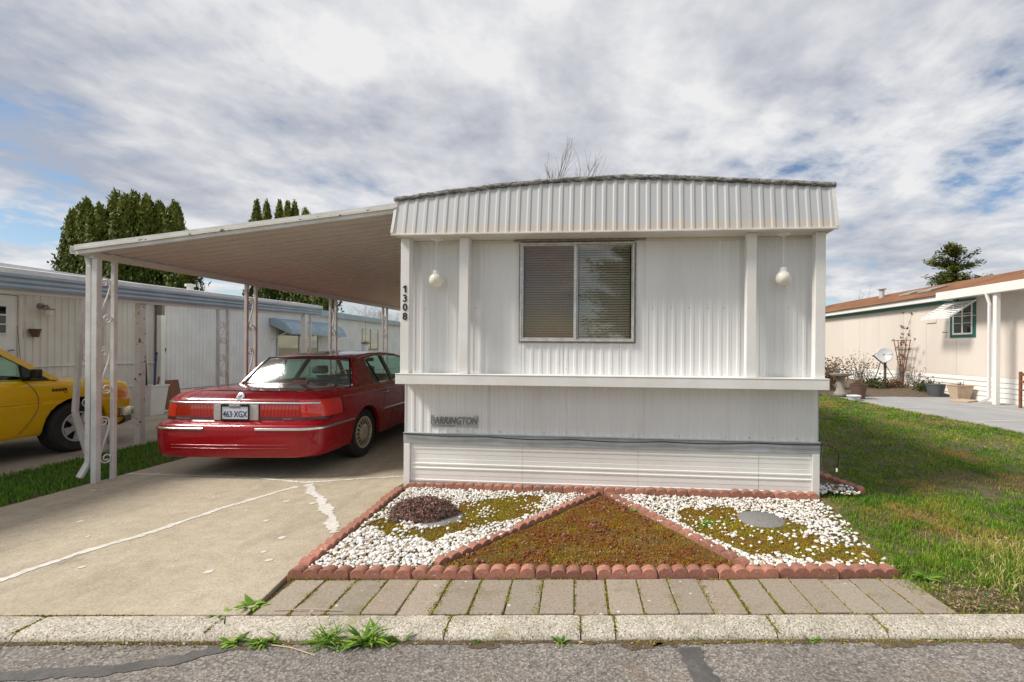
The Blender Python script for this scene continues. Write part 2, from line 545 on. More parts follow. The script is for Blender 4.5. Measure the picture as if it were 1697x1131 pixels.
def m_leaf(name, stops, rough=.6, trans=.25, scale=.5, patch=None, rw=.55):
    """foliage: per-leaf random value plus broad drifts of colour; light passes through a little"""
    t = NT(name)
    v = t.math('ADD', t.math('MULTIPLY', t.attr('rnd'), rw), t.math('MULTIPLY', t.noise(scale, 4, .6, None, 'World'), 1 - rw))
    c = t.ramp(v, stops)
    if patch:
        pc, ps, lo, hi = patch
        c = t.mix(t.ramp(t.noise(ps, 4, .62, None, 'World'), [(lo, 0.), (hi, 1.)]), c, pc)
    t.set(color=c, rough=rough, spec=.25)
    tl = t.n('ShaderNodeBsdfTranslucent'); t.l(c, tl.inputs[0])
    mx = t.n('ShaderNodeMixShader'); mx.inputs[0].default_value = trans
    t.l(t.b.outputs[0], mx.inputs[1]); t.l(tl.outputs[0], mx.inputs[2]); t.l(mx.outputs[0], t.out.inputs[0])
    MATS[name] = t.m
m_leaf('lawn_blades', [(.30, (.04, .14, .008)), (.44, (.10, .26, .012)), (.58, (.19, .33, .02)), (.70, (.36, .40, .05)), (.82, (.58, .52, .15))], scale=1.6, rw=.38,
       patch=((.46, .31, .08), 1.1, .54, .68))
m_leaf('strip_blades', [(.2, (.04, .13, .012)), (.5, (.10, .26, .02)), (.8, (.22, .36, .035))], scale=1.2)
m_leaf('moss', [(.25, (.20, .135, .006)), (.42, (.33, .25, .006)), (.55, (.42, .34, .012)), (.75, (.52, .44, .04))], scale=6, trans=.15, rw=.35,
       patch=((.36, .19, .012), 3.0, .46, .62))
m_leaf('rusty_moss', [(.25, (.19, .085, .008)), (.42, (.33, .17, .008)), (.55, (.40, .25, .010)), (.75, (.50, .38, .03))], scale=5, trans=.15, rw=.35,
       patch=((.36, .125, .014), 2.6, .40, .58))
m_leaf('joint_moss', [(.25, (.13, .12, .01)), (.5, (.28, .26, .015)), (.8, (.42, .38, .06))], scale=6, trans=.15, rw=.4)
m_leaf('weed_leaf', [(.2, (.07, .18, .015)), (.5, (.17, .34, .03)), (.8, (.36, .48, .09))], scale=8)
m_leaf('arborvitae_leaf', [(.25, (.035, .06, .010)), (.5, (.075, .11, .015)), (.75, (.15, .175, .025))], scale=.7, trans=.15,
       patch=((.085, .05, .02), .9, .60, .76))
m_leaf('conifer_leaf', [(.25, (.05, .075, .014)), (.5, (.11, .14, .03)), (.75, (.22, .215, .05))], scale=.5, trans=.12)
m_leaf('heather', [(.2, (.13, .065, .055)), (.5, (.26, .14, .115)), (.8, (.42, .27, .21))], scale=9, trans=.15)
m_leaf('dry_bush', [(.2, (.12, .06, .03)), (.5, (.24, .14, .07)), (.8, (.36, .25, .13))], scale=4, trans=.2)
m_leaf('green_bush', [(.2, (.03, .05, .015)), (.5, (.07, .10, .03)), (.8, (.18, .15, .06))], scale=4, trans=.2)

def m_asphalt():
    t = NT('asphalt')
    c = t.mix(t.ramp(t.noise(1.1, 5, .6), [(.35, 0.), (.65, 1.)]), (.29, .262, .235), (.215, .195, .175))
    v = t.n('ShaderNodeTexVoronoi'); v.inputs['Scale'].default_value = 95; t.l(t.tc.outputs['Object'], v.inputs['Vector'])
    sp = t.n('ShaderNodeSeparateColor'); t.l(v.outputs['Color'], sp.inputs[0])
    st = t.ramp(sp.outputs[0], [(0., .45), (.35, .88), (.75, 1.08), (1., 1.55)])
    c = t.mix(1.0, c, st, 'MULTIPLY')
    c = t.mix(t.ramp(v.outputs['Distance'], [(.45, 0.), (.75, .5)]), c, (.10, .09, .08))
    brown = t.ramp(t.noise(2.6, 4, .6), [(.58, 0.), (.72, .5)])
    c = t.mix(brown, c, (.22, .16, .10))
    t.set(color=c, rough=.92)
    b = t.bump(v.outputs['Distance'], .6, .005)
    t.b.inputs['Specular IOR Level'].default_value = .3
    MATS['asphalt'] = t.m
m_asphalt()
def m_kerb():
    t = NT('kerb_concrete')
    c = t.mix(t.ramp(t.noise(5, 5, .6, None, 'World'), [(.35, 0.), (.65, 1.)]), (.52, .47, .39), (.40, .36, .29))
    v = t.n('ShaderNodeTexVoronoi'); v.inputs['Scale'].default_value = 150; t.l(t.geo(), v.inputs['Vector'])
    sp = t.n('ShaderNodeSeparateColor'); t.l(v.outputs['Color'], sp.inputs[0])
    c = t.mix(1.0, c, t.ramp(sp.outputs[1], [(0., .30), (.22, .80), (.7, 1.06), (1., 1.5)]), 'MULTIPLY')
    mo = t.ramp(t.noise(3.4, 5, .62, None, 'World'), [(.56, 0.), (.70, .55)])
    c = t.mix(mo, c, (.26, .22, .10))
    t.set(color=c, rough=.92)
    t.bump(v.outputs['Distance'], .35, .003)
    MATS['kerb_concrete'] = t.m
m_kerb()

def m_fill_light_skin(name='fill_light_skin', amt=.75):  # translucency added so that daylight brightens the neighbouring walls below
    t = NT(name)
    t.set(color=(.80, .82, .82), rough=.5)
    tl = t.n('ShaderNodeBsdfTranslucent'); tl.inputs[0].default_value = (.85, .88, .88, 1)
    mx = t.n('ShaderNodeMixShader'); mx.inputs[0].default_value = amt
    t.l(t.b.outputs[0], mx.inputs[1]); t.l(tl.outputs[0], mx.inputs[2]); t.l(mx.outputs[0], t.out.inputs[0])
    MATS[name] = t.m
m_fill_light_skin()
m_fill_light_skin('fill_light_skin_weak', .35)

m_glass('dusty_glass', (.62, .84, .76), 1.5, .10, .085, (.85, .85, .83), 1.1)
m_plain('lamp_red_deep', (.36, .004, .004), .2, .5)

def m_filler():
    t = NT('crack_filler')
    worn = t.ramp(t.noise(26, 5, .7), [(.50, 0.), (.66, 1.)])
    c = t.mix(t.ramp(t.noise(7, 4, .6), [(.35, 0.), (.7, 1.)]), (.72, .70, .66), (.60, .56, .49))
    c = t.mix(t.math('MULTIPLY', worn, .7), c, (.46, .40, .31))
    t.set(color=c, rough=.9); t.bump(t.noise(60, 4, .6), .5, .004)
    MATS['crack_filler'] = t.m
m_filler()
# ------------------------------------------------------------------ ground, road, kerb, slabs
def sheet(name, poly, z, mat, thick=0.0, label=None, cat=None, kind='structure', bevel=0):
    mb = MB()
    if thick: mb.prism([(x, y, z - thick) for x, y in poly], (0, 0, thick))
    else: mb.add([(x, y, z) for x, y in poly], [tuple(range(len(poly)))])
    o = mb.build(name, mat, bevel=bevel, recalc=bool(thick))
    return tag(o, label, cat, kind=kind)
def in_poly(x, y, poly):
    r = np.zeros(len(x), bool); n = len(poly)
    for i in range(n):
        x1, y1 = poly[i]; x2, y2 = poly[(i + 1) % n]
        c = ((y1 > y) != (y2 > y)) & (x < (x2 - x1) * (y - y1) / (y2 - y1 + 1e-12) + x1)
        r ^= c
    return r
KR = R(.96)
def kl(x, y):       # kerb-frame to world
    return (x * math.cos(KR) - y * math.sin(KR), 2.587 + x * math.sin(KR) + y * math.cos(KR))
def lawn_z(x, y):
    return .15 * np.clip((x - 1.2) / 3.2, 0, 1) * np.clip((y - 2.7) / 5.5, 0, 1)

sheet('ground', [(-900, -900), (900, -900), (900, 900), (-900, 900)], -.12, 'ground_far', label='flat earth and grass around the homes out to the horizon', cat='ground')
x0, y0 = kl(-60, -.166); x1, y1 = kl(60, -.166)
sheet('road', [(-60, -7), (60, -7), (x1, y1), (x0, y0)], -.04, 'asphalt', label='worn grey asphalt street along the kerb', cat='road')
sheet('soil', [kl(-6, -.13), kl(9, -.13), (9, 5.2), (-6, 5.2)], -.03, 'soil', label='dark soil in the joints beneath pavers and beds', cat='soil')

kerb = thing('kerb', (0, 2.587, 0), 'low rounded concrete kerb running along the whole street edge', 'kerb', KR, kind='structure')
joints = [-14, -11.5, -9.1, -6.6, -4.6, -2.98, -2.0, -.745, -.022, .165, 1.03, 1.63, 3.1, 4.8, 6.5, 8.3, 10.5, 13]
for i, (a, b) in enumerate(zip(joints, joints[1:])):
    prof = [(0, -.15), (0, 0), (-.06, .001), (-.115, -.001), (-.138, -.007), (-.155, -.02), (-.163, -.036), (-.165, -.15)]
    n = max(2, int((b - a) / .05)); g_ = .004
    rows = []
    for k in range(n + 1):
        x = a + g_ + (b - a - 2 * g_) * k / n
        e = .012 * (k in (0, n))
        sk = .11 if i in (5, 6) else 0
        rows.append([(x + (sk * (-y / .16) if (k == 0 and i == 6) or (k == n and i == 5) else 0) , y + (hnoise(x * 9, z * 30, 3) * .004 if 0 > y > -.166 else 0), z + hnoise(x * 7, y * 40, 1) * .003 - (e * .4 if z > -.1 else 0)) for y, z in prof])
    mb = MB().grid(rows)
    m = len(prof)
    mb.f.append(tuple(range(m))); mb.f.append(tuple(n * m + q for q in range(m - 1, -1, -1)))
    mb.build('kerb_stone', 'kerb_concrete', kerb, smooth=50)

# driveway slab with white filler along its cracks
dw = thing('driveway', (-3.7, 5, 0), 'tan concrete driveway slab beneath the carport', 'driveway', kind='structure')
dp = [kl(-5.52, .014), kl(-1.895, .014), (-1.955, 3.0), (-1.99, 4.0), (-2.03, 5.0), (-1.2, 14.5), (-5.35, 14.5), (-5.38, 6.0), (-5.40, 4.3)]
MB().prism([(x, y, -.10) for x, y in dp], (0, 0, .10)).build('slab', 'driveway_concrete', dw, world=True, bevel=.006)
def filler(path, w, z=.003, ragged=.35, name='crack_filler', mat='crack_filler', parent=None):
    pts = []
    for (xa, ya), (xb, yb) in zip(path, path[1:]):
        n = max(2, int(math.hypot(xb - xa, yb - ya) / .012))
        pts += [(xa + (xb - xa) * k / n, ya + (yb - ya) * k / n) for k in range(n)]
    pts.append(path[-1])
    L, Rr = [], []
    for i, (x, y) in enumerate(pts):
        xa, ya = pts[max(0, i - 1)]; xb, yb = pts[min(len(pts) - 1, i + 1)]
        d = Vector((xb - xa, yb - ya)).normalized()
        wl = w * (.5 + ragged * (.6 * hnoise(x * 6, y * 6, 5) + .5 * hnoise(x * 31, y * 31, 7))); wr = w * (.5 + ragged * (.6 * hnoise(x * 6, y * 6, 9) + .5 * hnoise(x * 31, y * 31, 3)))
        L.append((x - d.y * wl, y + d.x * wl, z)); Rr.append((x + d.y * wr, y - d.x * wr, z))
    mb = MB().grid([L, Rr])
    return mb.build(name, mat, parent, world=parent is not None, recalc=False)
filler([(-3.86, 2.60), (-3.73, 2.92), (-3.65, 3.30), (-3.49, 3.69), (-3.365, 4.26), (-3.10, 4.93)], .062, .0030, .6, parent=dw)
filler([(-5.36, 5.37), (-4.70, 5.33), (-3.72, 5.23), (-3.10, 5.07), (-2.55, 5.24), (-2.08, 5.36)], .05, .0034, .7, parent=dw)
filler([(-3.03, 5.02), (-2.82, 4.74), (-2.52, 4.42), (-2.30, 4.12), (-2.12, 3.86), (-2.03, 3.70)], .085, .0038, .75, parent=dw)

mb = MB(); r_ = random.Random(9)
for cx_, cy_ in ((-2.35, 3.35), (-2.22, 3.22), (-2.5, 3.05), (-2.38, 3.6), (-2.75, 3.95), (-3.1, 4.2), (-3.9, 3.6), (-3.4, 3.1), (-4.3, 3.9), (-2.9, 4.45), (-4.6, 4.6), (-5.1, 4.75), (-2.62, 4.4)):
    rr = r_.uniform(.010, .026)
    mb.add([(cx_ + rr * (1 + .35 * r_.random()) * math.cos(a), cy_ + rr * (1 + .35 * r_.random()) * math.sin(a), .003) for a in np.linspace(0, 2 * math.pi, 11)[:-1]], [tuple(range(10))])
tag(mb.build('paint_spots', 'crack_filler', dw, world=True, recalc=False), kind='stuff')

# tar seals on the road
tar = thing('tar_seal', (0, 2.2, -.04), 'dark tar strip sealing a crack on the street by the weeds', 'tar seal', kind='structure')
filler([(-1.74, 2.40), (-1.86, 2.33), (-1.99, 2.25), (-2.25, 2.17), (-2.8, 2.12), (-3.6, 2.1)], .075, -.0365, .5, 'tar_strip', 'tar', tar)
tar2 = thing('tar_seal', (.55, 2.2, -.04), 'forked dark tar patch on the street below the pavers', 'tar seal', kind='structure')
filler([(.545, 2.37), (.55, 2.25), (.56, 2.12), (.60, 1.9)], .105, -.0364, .4, 'tar_strip', 'tar', tar2)

gd = thing('gutter_dirt', (0, 2.41, -.04), 'dark damp dirt collected where the kerb meets the street', 'dirt', kind='stuff')
filler([kl(x_, -.176) for x_ in np.arange(-9, 9, .5)], .030, -.0372, .8, 'dirt_line', 'soil', gd)
for x_, l_ in ((-.52, .16), (.30, .22), (.42, .12), (-1.75, .3), (1.7, .35), (2.4, .3)):
    filler([kl(x_ - l_ / 2, -.19), kl(x_, -.20), kl(x_ + l_ / 2, -.19)], .06, -.0374, .9, 'dirt_patch', 'soil', gd)

# neighbour's slab to the west and grey pad to the east
sheet('neighbour_slab', [(-10.4, 1.5), (-6.62, 2.4), (-6.66, 5.2), (-6.70, 6.4), (-6.80, 7.5), (-6.95, 16), (-10.4, 16)], 0.0, 'slab', .1, 'stained concrete slab under the neighbouring carport', 'slab')
pad = thing('grey_pad', (9, 10, .15), 'smooth grey painted concrete pad beside the cream house', 'driveway', kind='structure')
MB().prism([(x, y, .02) for x, y in [(7.75, 2.8), (11.2, 2.8), (11.2, 14.1), (7.55, 13.4), (7.45, 11), (7.5, 8)]], (0, 0, .13)).build('slab', 'pad_grey', pad, world=True, bevel=.008)
filler([(9.5, 13.6), (9.72, 11.75), (9.74, 10.2), (9.8, 8)], .05, .154, .3, parent=pad)
filler([(7.52, 11.0), (9.3, 11.23), (11, 11.3)], .05, .1545, .3, parent=pad)
filler([(7.52, 8.9), (8.7, 9.1), (11, 9.3)], .05, .155, .3, parent=pad)
mb = MB()
for a, b in zip([(7.66, 2.8), (7.42, 8), (7.37, 11)], [(7.42, 8), (7.37, 11), (7.47, 13.4)]):
    mb.bar((*a, .11), (*b, .11), .09, .09)
mb.build('pad_edging', 'stone_grey', pad, world=True, bevel=.01)

# lawns (surface) and grass (blades)
LAWN_EDGE = [(2.10, 3.0), (2.15, 3.29), (2.17, 3.6), (2.19, 3.98), (2.27, 4.28), (2.33, 4.53), (2.38, 4.62)]
def edge_x(y):
    ys = [p[1] for p in LAWN_EDGE]; xs = [p[0] for p in LAWN_EDGE]
    return np.interp(y, ys, xs)
def lawn_left(y):
    y = np.asarray(y, float)
    return np.where(y < 3.02, 2.13, np.where(y < 4.62, edge_x(y), 2.36 + .09 * (y - 4.62)))
rows = []
for j in range(60):
    y = 2.605 + (18 - 2.605) * (j / 59) ** 1.6
    xl = float(lawn_left(y)) - .03; xr = 7.48 if y > 7.9 else 7.74 - (y - 2.8) * .05
    yy = y + (.035 if j == 0 else 0)
    rows.append([(xl + (xr - xl) * i / 40, y if j else kl(xl + (xr - xl) * i / 40, .012)[1], float(lawn_z(xl + (xr - xl) * i / 40, y)) - .012 + .012 * hnoise((xl + (xr - xl) * i / 40) * 3, y * 3)) for i in range(41)])
tag(MB().grid(rows).build('lawn', 'soil', smooth=60, recalc=False), 'patchy lawn ground between the white home and grey pad', 'lawn', kind='structure')
tag(MB().grid([[(x, y, -.012) for x in (-6.72 + (-.02 * (y - 6) if y > 6 else 0), -5.42)] for y in (1.9, 6, 16)]).build('lawn', 'soil', recalc=False), 'narrow grass strip ground between the two driveways', 'lawn', kind='structure')

def blades(name, x, y, z, h, w, mat, label, cat, lean=.5, seed=1, parent=None):
    """one mesh of many bent grass blades (5 vertices each)"""
    r = np.random.default_rng(seed); n = len(x)
    a = r.uniform(0, 2 * np.pi, n); le = np.abs(r.normal(0, lean, n)) * h
    b = r.uniform(0, 2 * np.pi, n)
    dx, dy = np.cos(a) * w / 2, np.sin(a) * w / 2
    lx, ly = np.cos(b) * le, np.sin(b) * le
    V = np.zeros((n, 5, 3), np.float32)
    V[:, 0] = np.stack([x - dx, y - dy, z], 1); V[:, 1] = np.stack([x + dx, y + dy, z], 1)
    V[:, 2] = np.stack([x + dx * .8 + lx * .4, y + dy * .8 + ly * .4, z + h * .6], 1)
    V[:, 3] = np.stack([x - dx * .8 + lx * .4, y - dy * .8 + ly * .4, z + h * .6], 1)
    V[:, 4] = np.stack([x + lx, y + ly, z + h * np.clip(1 - .3 * le / h, .3, 1)], 1)
    i = np.arange(n) * 5
    q = np.stack([i, i + 1, i + 2, i + 3], 1); t = np.stack([i + 3, i + 2, i + 4], 1)
    me = np_mesh(name, V.reshape(-1, 3), q, t, {'rnd': np.repeat(r.random(n), 5)})
    return tag(link(name, me, mat, parent), label, cat, kind='stuff')
gx, gy, gh, gw = [], [], [], []
for ya, yb, dens, h, w in ((2.62, 3.4, 11000, .055, .0045), (3.4, 4.6, 8500, .05, .005), (4.6, 6.5, 4500, .048, .007), (6.5, 9, 2200, .05, .011), (9, 13.4, 1000, .055, .018), (13.4, 18, 260, .06, .03)):
    wd = 7.4 - 2.1
    n = int(dens * wd * (yb - ya))
    x = RNG.uniform(2.0, 7.42, n); y = RNG.uniform(ya, yb, n)
    k = (x > lawn_left(y) + RNG.normal(-.035, .06, n)) & (x < 1.12 * y + 1.2) & (y > kl(0, .03)[1] + x * .0168)
    dn = np.array([hnoise(a_ * 1.1, b_ * 1.1, 11) for a_, b_ in zip(x[k][::1], y[k][::1])]) if k.sum() < 60000 else np.zeros(k.sum())
    bare = (x[k] < 3.0) & (y[k] < 2.62 + (x[k] - 2.0) * .16 + .22)
    keep = RNG.random(k.sum()) < np.where(bare, .25, np.clip(.85 + dn * .6, .3, 1))
    gx.append(x[k][keep]); gy.append(y[k][keep]); m = keep.sum()
    gh.append(h * RNG.uniform(.45, 1.15, m) * (1 + .9 * ((x[k][keep] > 2.6) & (y[k][keep] < 3.3)) * RNG.random(m))); gw.append(np.full(m, w))
gx, gy, gh, gw = map(np.concatenate, (gx, gy, gh, gw))
clump = np.array([hnoise(a_ * 4.5, b_ * 4.5, 51) + .6 * hnoise(a_ * 11, b_ * 11, 52) for a_, b_ in zip(gx, gy)])
gh = gh * np.clip(1 + 1.0 * clump, .35, 2.0)
gh = gh * np.where(gy > 4.7, .62, .85)
blades('grass', gx, gy, lawn_z(gx, gy) - .012, gh, gw, 'lawn_blades', 'patchy green and straw coloured grass of the wide lawn', 'grass', .55, 3)
n = 1000
x = np.concatenate([RNG.normal(cx_, .13, n // 5) for cx_ in (2.95, 3.25, 3.05, 3.5, 2.75)]); y = np.concatenate([RNG.normal(cy_, .11, n // 5) for cy_ in (3.15, 3.3, 3.5, 3.4, 2.95)])
m_leaf('straw_blades', [(.3, (.30, .30, .06)), (.5, (.52, .46, .16)), (.75, (.70, .60, .30))], scale=6, trans=.2)
blades('grass', x, y, lawn_z(x, y) - .01, RNG.uniform(.05, .10, len(x)), np.full(len(x), .0042), 'straw_blades', 'long dry straw coloured tussocks at the front of the lawn', 'grass', .75, 6)
n = 30000
x = RNG.uniform(-6.72, -5.36, n); y = 2.0 + (14 - 2.0) * RNG.random(n) ** 1.5
k = x < -5.42 + RNG.normal(.01, .02, n)
x, y = x[k], y[k]
blades('grass', x, y, np.full(len(x), -.012), RNG.uniform(.03, .075, len(x)), np.full(len(x), .009), 'strip_blades', 'bright green grass of the strip between the driveways', 'grass', .5, 4)

# pavers laid along the kerb
pv = thing('pavement', (0, 2.587, 0), 'row of grey concrete pavers with mossy joints behind the kerb', 'pavement', KR, kind='structure')
pm = MB().box(-.0965, .0965, -.194, .194, -.06, .0)
pme = pm.mesh('paver')
px0 = -1.865
for i in range(20):
    o = link('paver', pme, 'paver_concrete', pv, (px0 + .1 + i * .2005 + random.uniform(-.002, .002), .212 + random.uniform(-.006, .003), random.uniform(-.004, .002)),
             (random.uniform(-.008, .008), random.uniform(-.012, .012), random.uniform(-.012, .012)), bevel=.005)

# ------------------------------------------------------------------ planted bed edged with scalloped bricks
A0 = (-1.967, 4.995); HA = R(-5.15)
EX = (math.cos(HA), math.sin(HA)); EY = (-math.sin(HA), math.cos(HA))
def hw(x, y):       # house-local to world
    return (A0[0] + x * EX[0] + y * EY[0], A0[1] + x * EX[1] + y * EY[1])
def edging_mesh(n=4, pitch=.101, depth=.076):
    pts = [(-n * pitch / 2, -.05)]
    for i in range(n):
        c = -n * pitch / 2 + (i + .5) * pitch
        for k in range(9):
            a = math.pi * (1 - k / 8)
            pts.append((c + math.cos(a) * pitch * .5,   .012 + math.sin(a) * .036))
    pts.append((n * pitch / 2, -.05))
    mb = MB(); mb.prism([(x, -depth / 2, z) for x, z in pts], (0, depth, 0))
    return mb.mesh('edging_brick', 35)
EDG = edging_mesh()
def edging(p0, p1, label, z0=0, z1=0, sink=.004, n=None, hs=1.0):
    L = math.hypot(p1[0] - p0[0], p1[1] - p0[1]); n = n or max(1, round(L / .409))
    t = thing('brick_edging', (p0[0], p0[1], z0), label, 'edging', math.atan2(p1[1] - p0[1], p1[0] - p0[0]), 'scalloped brick edging of the planted bed')
    for i in range(n):
        o = link('edging_brick', EDG, 'brick', t, ((i + .5) * L / n, random.uniform(-.006, .006), (z1 - z0) * (i + .5) / n + random.uniform(-sink, sink)),
                 (random.uniform(-.06, .06), random.uniform(-.015, .015), random.uniform(-.025, .025)), bevel=.004)
        o.scale = (L / n / .409, hs, hs)
    return t
fa, fb = kl(-1.93, .46), kl(2.10, .46)
edging(fa, fb, 'long front row of scalloped red bricks beside the pavers', .008, .012)
edging((-1.905, 3.10), hw(.03, -.16), 'row of scalloped red bricks along the driveway side of the bed', .0, .0)
edging(hw(.06, -.075), hw(4.29, -.075), 'row of scalloped red bricks against the white skirting', .012, .055, .003)
edging((.13, 4.72), (-1.03, 3.16), 'diagonal brick row between the moss triangle and the mound shrub', .012, .003, .010, hs=.86)
edging((.22, 4.72), (1.13, 3.16), 'diagonal brick row between the moss triangle and the lawn side pebbles', .012, .003, .010, hs=.86)

def bed_h(x, y):
    return .006 + .007 * hnoise(x * 6, y * 6, 2) + .02 * max(0, min(1, (x + .5) / 3)) * max(0, min(1, (y - 3) / 1.6))
rows = []
for j in range(45):
    row = []
    for i in range(71):
        s, q = i / 70, j / 44
        xa, xb = -1.90 - .06 * q, float(2.16 if q < .05 else edge_x(3.03 + 1.58 * q) + .10)
        x = xa + (xb - xa) * s
        yf = kl(x, .47)[1]; yb = A0[1] - (x - A0[0]) * math.tan(-HA) + .02
        y = yf + (yb - yf) * q
        row.append((x, y, bed_h(x, y)))
    rows.append(row)
tag(MB().grid(rows).build('planted_bed', 'moss_soil', smooth=60, recalc=False), 'earth of the planted bed in front of the white home', 'bed', kind='structure')

MOSS_L = [(-1.85, 3.84), (-1.78, 4.02), (-1.35, 3.73), (-1.17, 3.85), (-1.20, 4.43), (-1.0, 4.48), (-.78, 4.61), (-.55, 4.63), (-.41, 4.54), (-.42, 4.16), (-.58, 4.02), (-.78, 3.9), (-.93, 3.79), (-1.05, 3.66), (-1.15, 3.55), (-1.2, 3.48), (-1.35, 3.58), (-1.54, 3.65)]
MOSS_R = [(.79, 4.15), (1.01, 4.33), (1.21, 4.31), (1.36, 4.24), (1.46, 4.14), (1.74, 4.03), (1.83, 3.83), (1.92, 3.58), (2.10, 3.47), (2.16, 3.31), (2.05, 3.21), (1.62, 3.21), (1.44, 3.36), (1.2, 3.30), (1.07, 3.43), (.96, 3.65), (.84, 3.87)]
TRI = [(.175, 4.66), (-.98, 3.14), (1.07, 3.14)]
BEDP = [(-1.86, 3.09), (2.12, 3.10), (2.17, 3.45), (2.27, 4.1), hw(4.30, -.12), hw(.12, -.12)]
def ball(sub):
    bm = bmesh.new(); bmesh.ops.create_icosphere(bm, subdivisions=sub, radius=1)
    v = np.array([p.co[:] for p in bm.verts]); f = np.array([[q.index for q in p.verts] for p in bm.faces]); bm.free()
    return v, f
def stones(name, x, y, z, sz, mat, label, cat, near=None, seed=5, flat=.6, smooth=True, jag=.18):
    r = np.random.default_rng(seed); Vs, Fs, As = [], [], []; off = 0
    for sub in (1, 2):
        k = near if sub == 2 else ~near
        m = int(k.sum())
        if not m: continue
        bv, bf = ball(sub)
        nv = len(bv)
        s = sz[k][:, None] * np.stack([r.uniform(.8, 1.45, m), r.uniform(.65, 1.0, m), r.uniform(.45, .85, m) * flat / .6], 1)
        P = bv[None] * (1 + r.normal(0, jag, (m, nv, 1)) * (.6 if sub == 2 else 1)) * s[:, None]
        a = r.uniform(0, 2 * np.pi, m); t = r.normal(0, .3, m)
        ct, st = np.cos(t), np.sin(t)
        Y = P[..., 1] * ct[:, None] - P[..., 2] * st[:, None]; Z = P[..., 1] * st[:, None] + P[..., 2] * ct[:, None]
        ca, sa = np.cos(a)[:, None], np.sin(a)[:, None]
        Q = np.stack([P[..., 0] * ca - Y * sa + x[k][:, None], P[..., 0] * sa + Y * ca + y[k][:, None], Z + z[k][:, None]], 2)
        Vs.append(Q.reshape(-1, 3)); Fs.append((bf[None] + (np.arange(m) * nv)[:, None, None] + off).reshape(-1, 3)); off += m * nv
        As.append(np.repeat(r.random(m), nv))
    me = np_mesh(name, np.concatenate(Vs), None, np.concatenate(Fs), {'rnd': np.concatenate(As)}, smooth)
    return tag(link(name, me, mat), label, cat, kind='stuff')
def m_pebble():
    t = NT('pebble_white')
    c = t.ramp(t.attr('rnd'), [(0., (.86, .85, .83)), (.5, (.80, .78, .74)), (.78, (.70, .64, .55)), (.92, (.55, .45, .34)), (1., (.35, .24, .16))])
    c = t.mix(t.ramp(t.noise(45, 3, .6, None, 'World'), [(.55, 0.), (.8, .5)]), c, (.60, .54, .44))
    t.set(color=c, rough=.6); MATS['pebble_white'] = t.m
    t = NT('lava_rock')
    c = t.ramp(t.attr('rnd'), [(0., (.17, .030, .018)), (.45, (.25, .055, .032)), (.75, (.20, .075, .048)), (1., (.33, .17, .12))])
    c = t.mix(1.0, c, t.ramp(t.noise(90, 3, .6, None, 'World'), [(.3, .7), (.7, 1.2)]), 'MULTIPLY')
    t.set(color=c, rough=.95); t.bump(t.noise(200, 3, .6, None, 'World'), .6, .003); MATS['lava_rock'] = t.m
m_pebble()
n = 21000
x = RNG.uniform(-1.9, 2.35, n); y = RNG.uniform(3.08, 5.0, n)
nz = np.array([hnoise(a_ * 5, b_ * 5, 20) for a_, b_ in zip(x, y)])
tri = in_poly(x, y, [(.175, 4.74), (-1.10, 3.06), (1.17, 3.06)])
ok = in_poly(x, y, BEDP) & ~tri
mo = in_poly(x + nz * .07, y + nz * .05, MOSS_L) | in_poly(x + nz * .07, y + nz * .05, MOSS_R)
prob = np.where(mo, np.where(nz > .22, .30, .045), 1.0)
prob = np.where((x > 1.80) & (y < 3.70), np.maximum(prob, .25) * .35, prob)
prob = np.where(x > edge_x(y) - .10, prob * .45, prob)
ok &= RNG.random(n) < prob
D1 = (1.30, 4.0)
ok &= ((x - 1.54) ** 2 + (y - 4.02) ** 2 > .19 ** 2) & ((x + 1.30) ** 2 + (y - 4.02) ** 2 > .20 ** 2)
# sink slightly; darker tan stones collect at the back row
x, y, nzk = x[ok], y[ok], nz[ok]
bz = np.array([bed_h(a_, b_) for a_, b_ in zip(x, y)])
sz = RNG.uniform(.0075, .0165, len(x)) * np.where(RNG.random(len(x)) < .10, 1.4, 1)
stones('white_pebbles', x, y, bz + RNG.uniform(.002, .020, len(x)), sz, 'pebble_white', 'loose white pebbles spread over both sides of the planted bed', 'pebbles', near=(y < 3.75))
# lava rocks in the triangle
n = 9000
x = RNG.uniform(-1.1, 1.2, n); y = RNG.uniform(3.1, 4.7, n)
nz = np.array([hnoise(a_ * 4, b_ * 4, 30) for a_, b_ in zip(x, y)])
ok = in_poly(x, y, TRI)
pr = np.clip(.10 + .95 * np.clip(y - 4.05, 0, 1) + .75 * np.clip(x - .25, 0, .5) * (y > 3.85) + nz * .35 + .25 * (y < 3.22), .03, .9)
ok &= RNG.random(n) < pr
x, y = x[ok], y[ok]
stones('lava_rocks', x, y, np.array([bed_h(a_, b_) for a_, b_ in zip(x, y)]) + RNG.uniform(.002, .014, len(x)), RNG.uniform(.005, .0125, len(x)) * np.where(RNG.random(len(x)) < .08, 1.6, 1), 'lava_rock',
       'small dark red lava rocks scattered on the moss triangle', 'lava rocks', near=np.zeros(len(x), bool), seed=8, flat=.85, smooth=False, jag=.30)
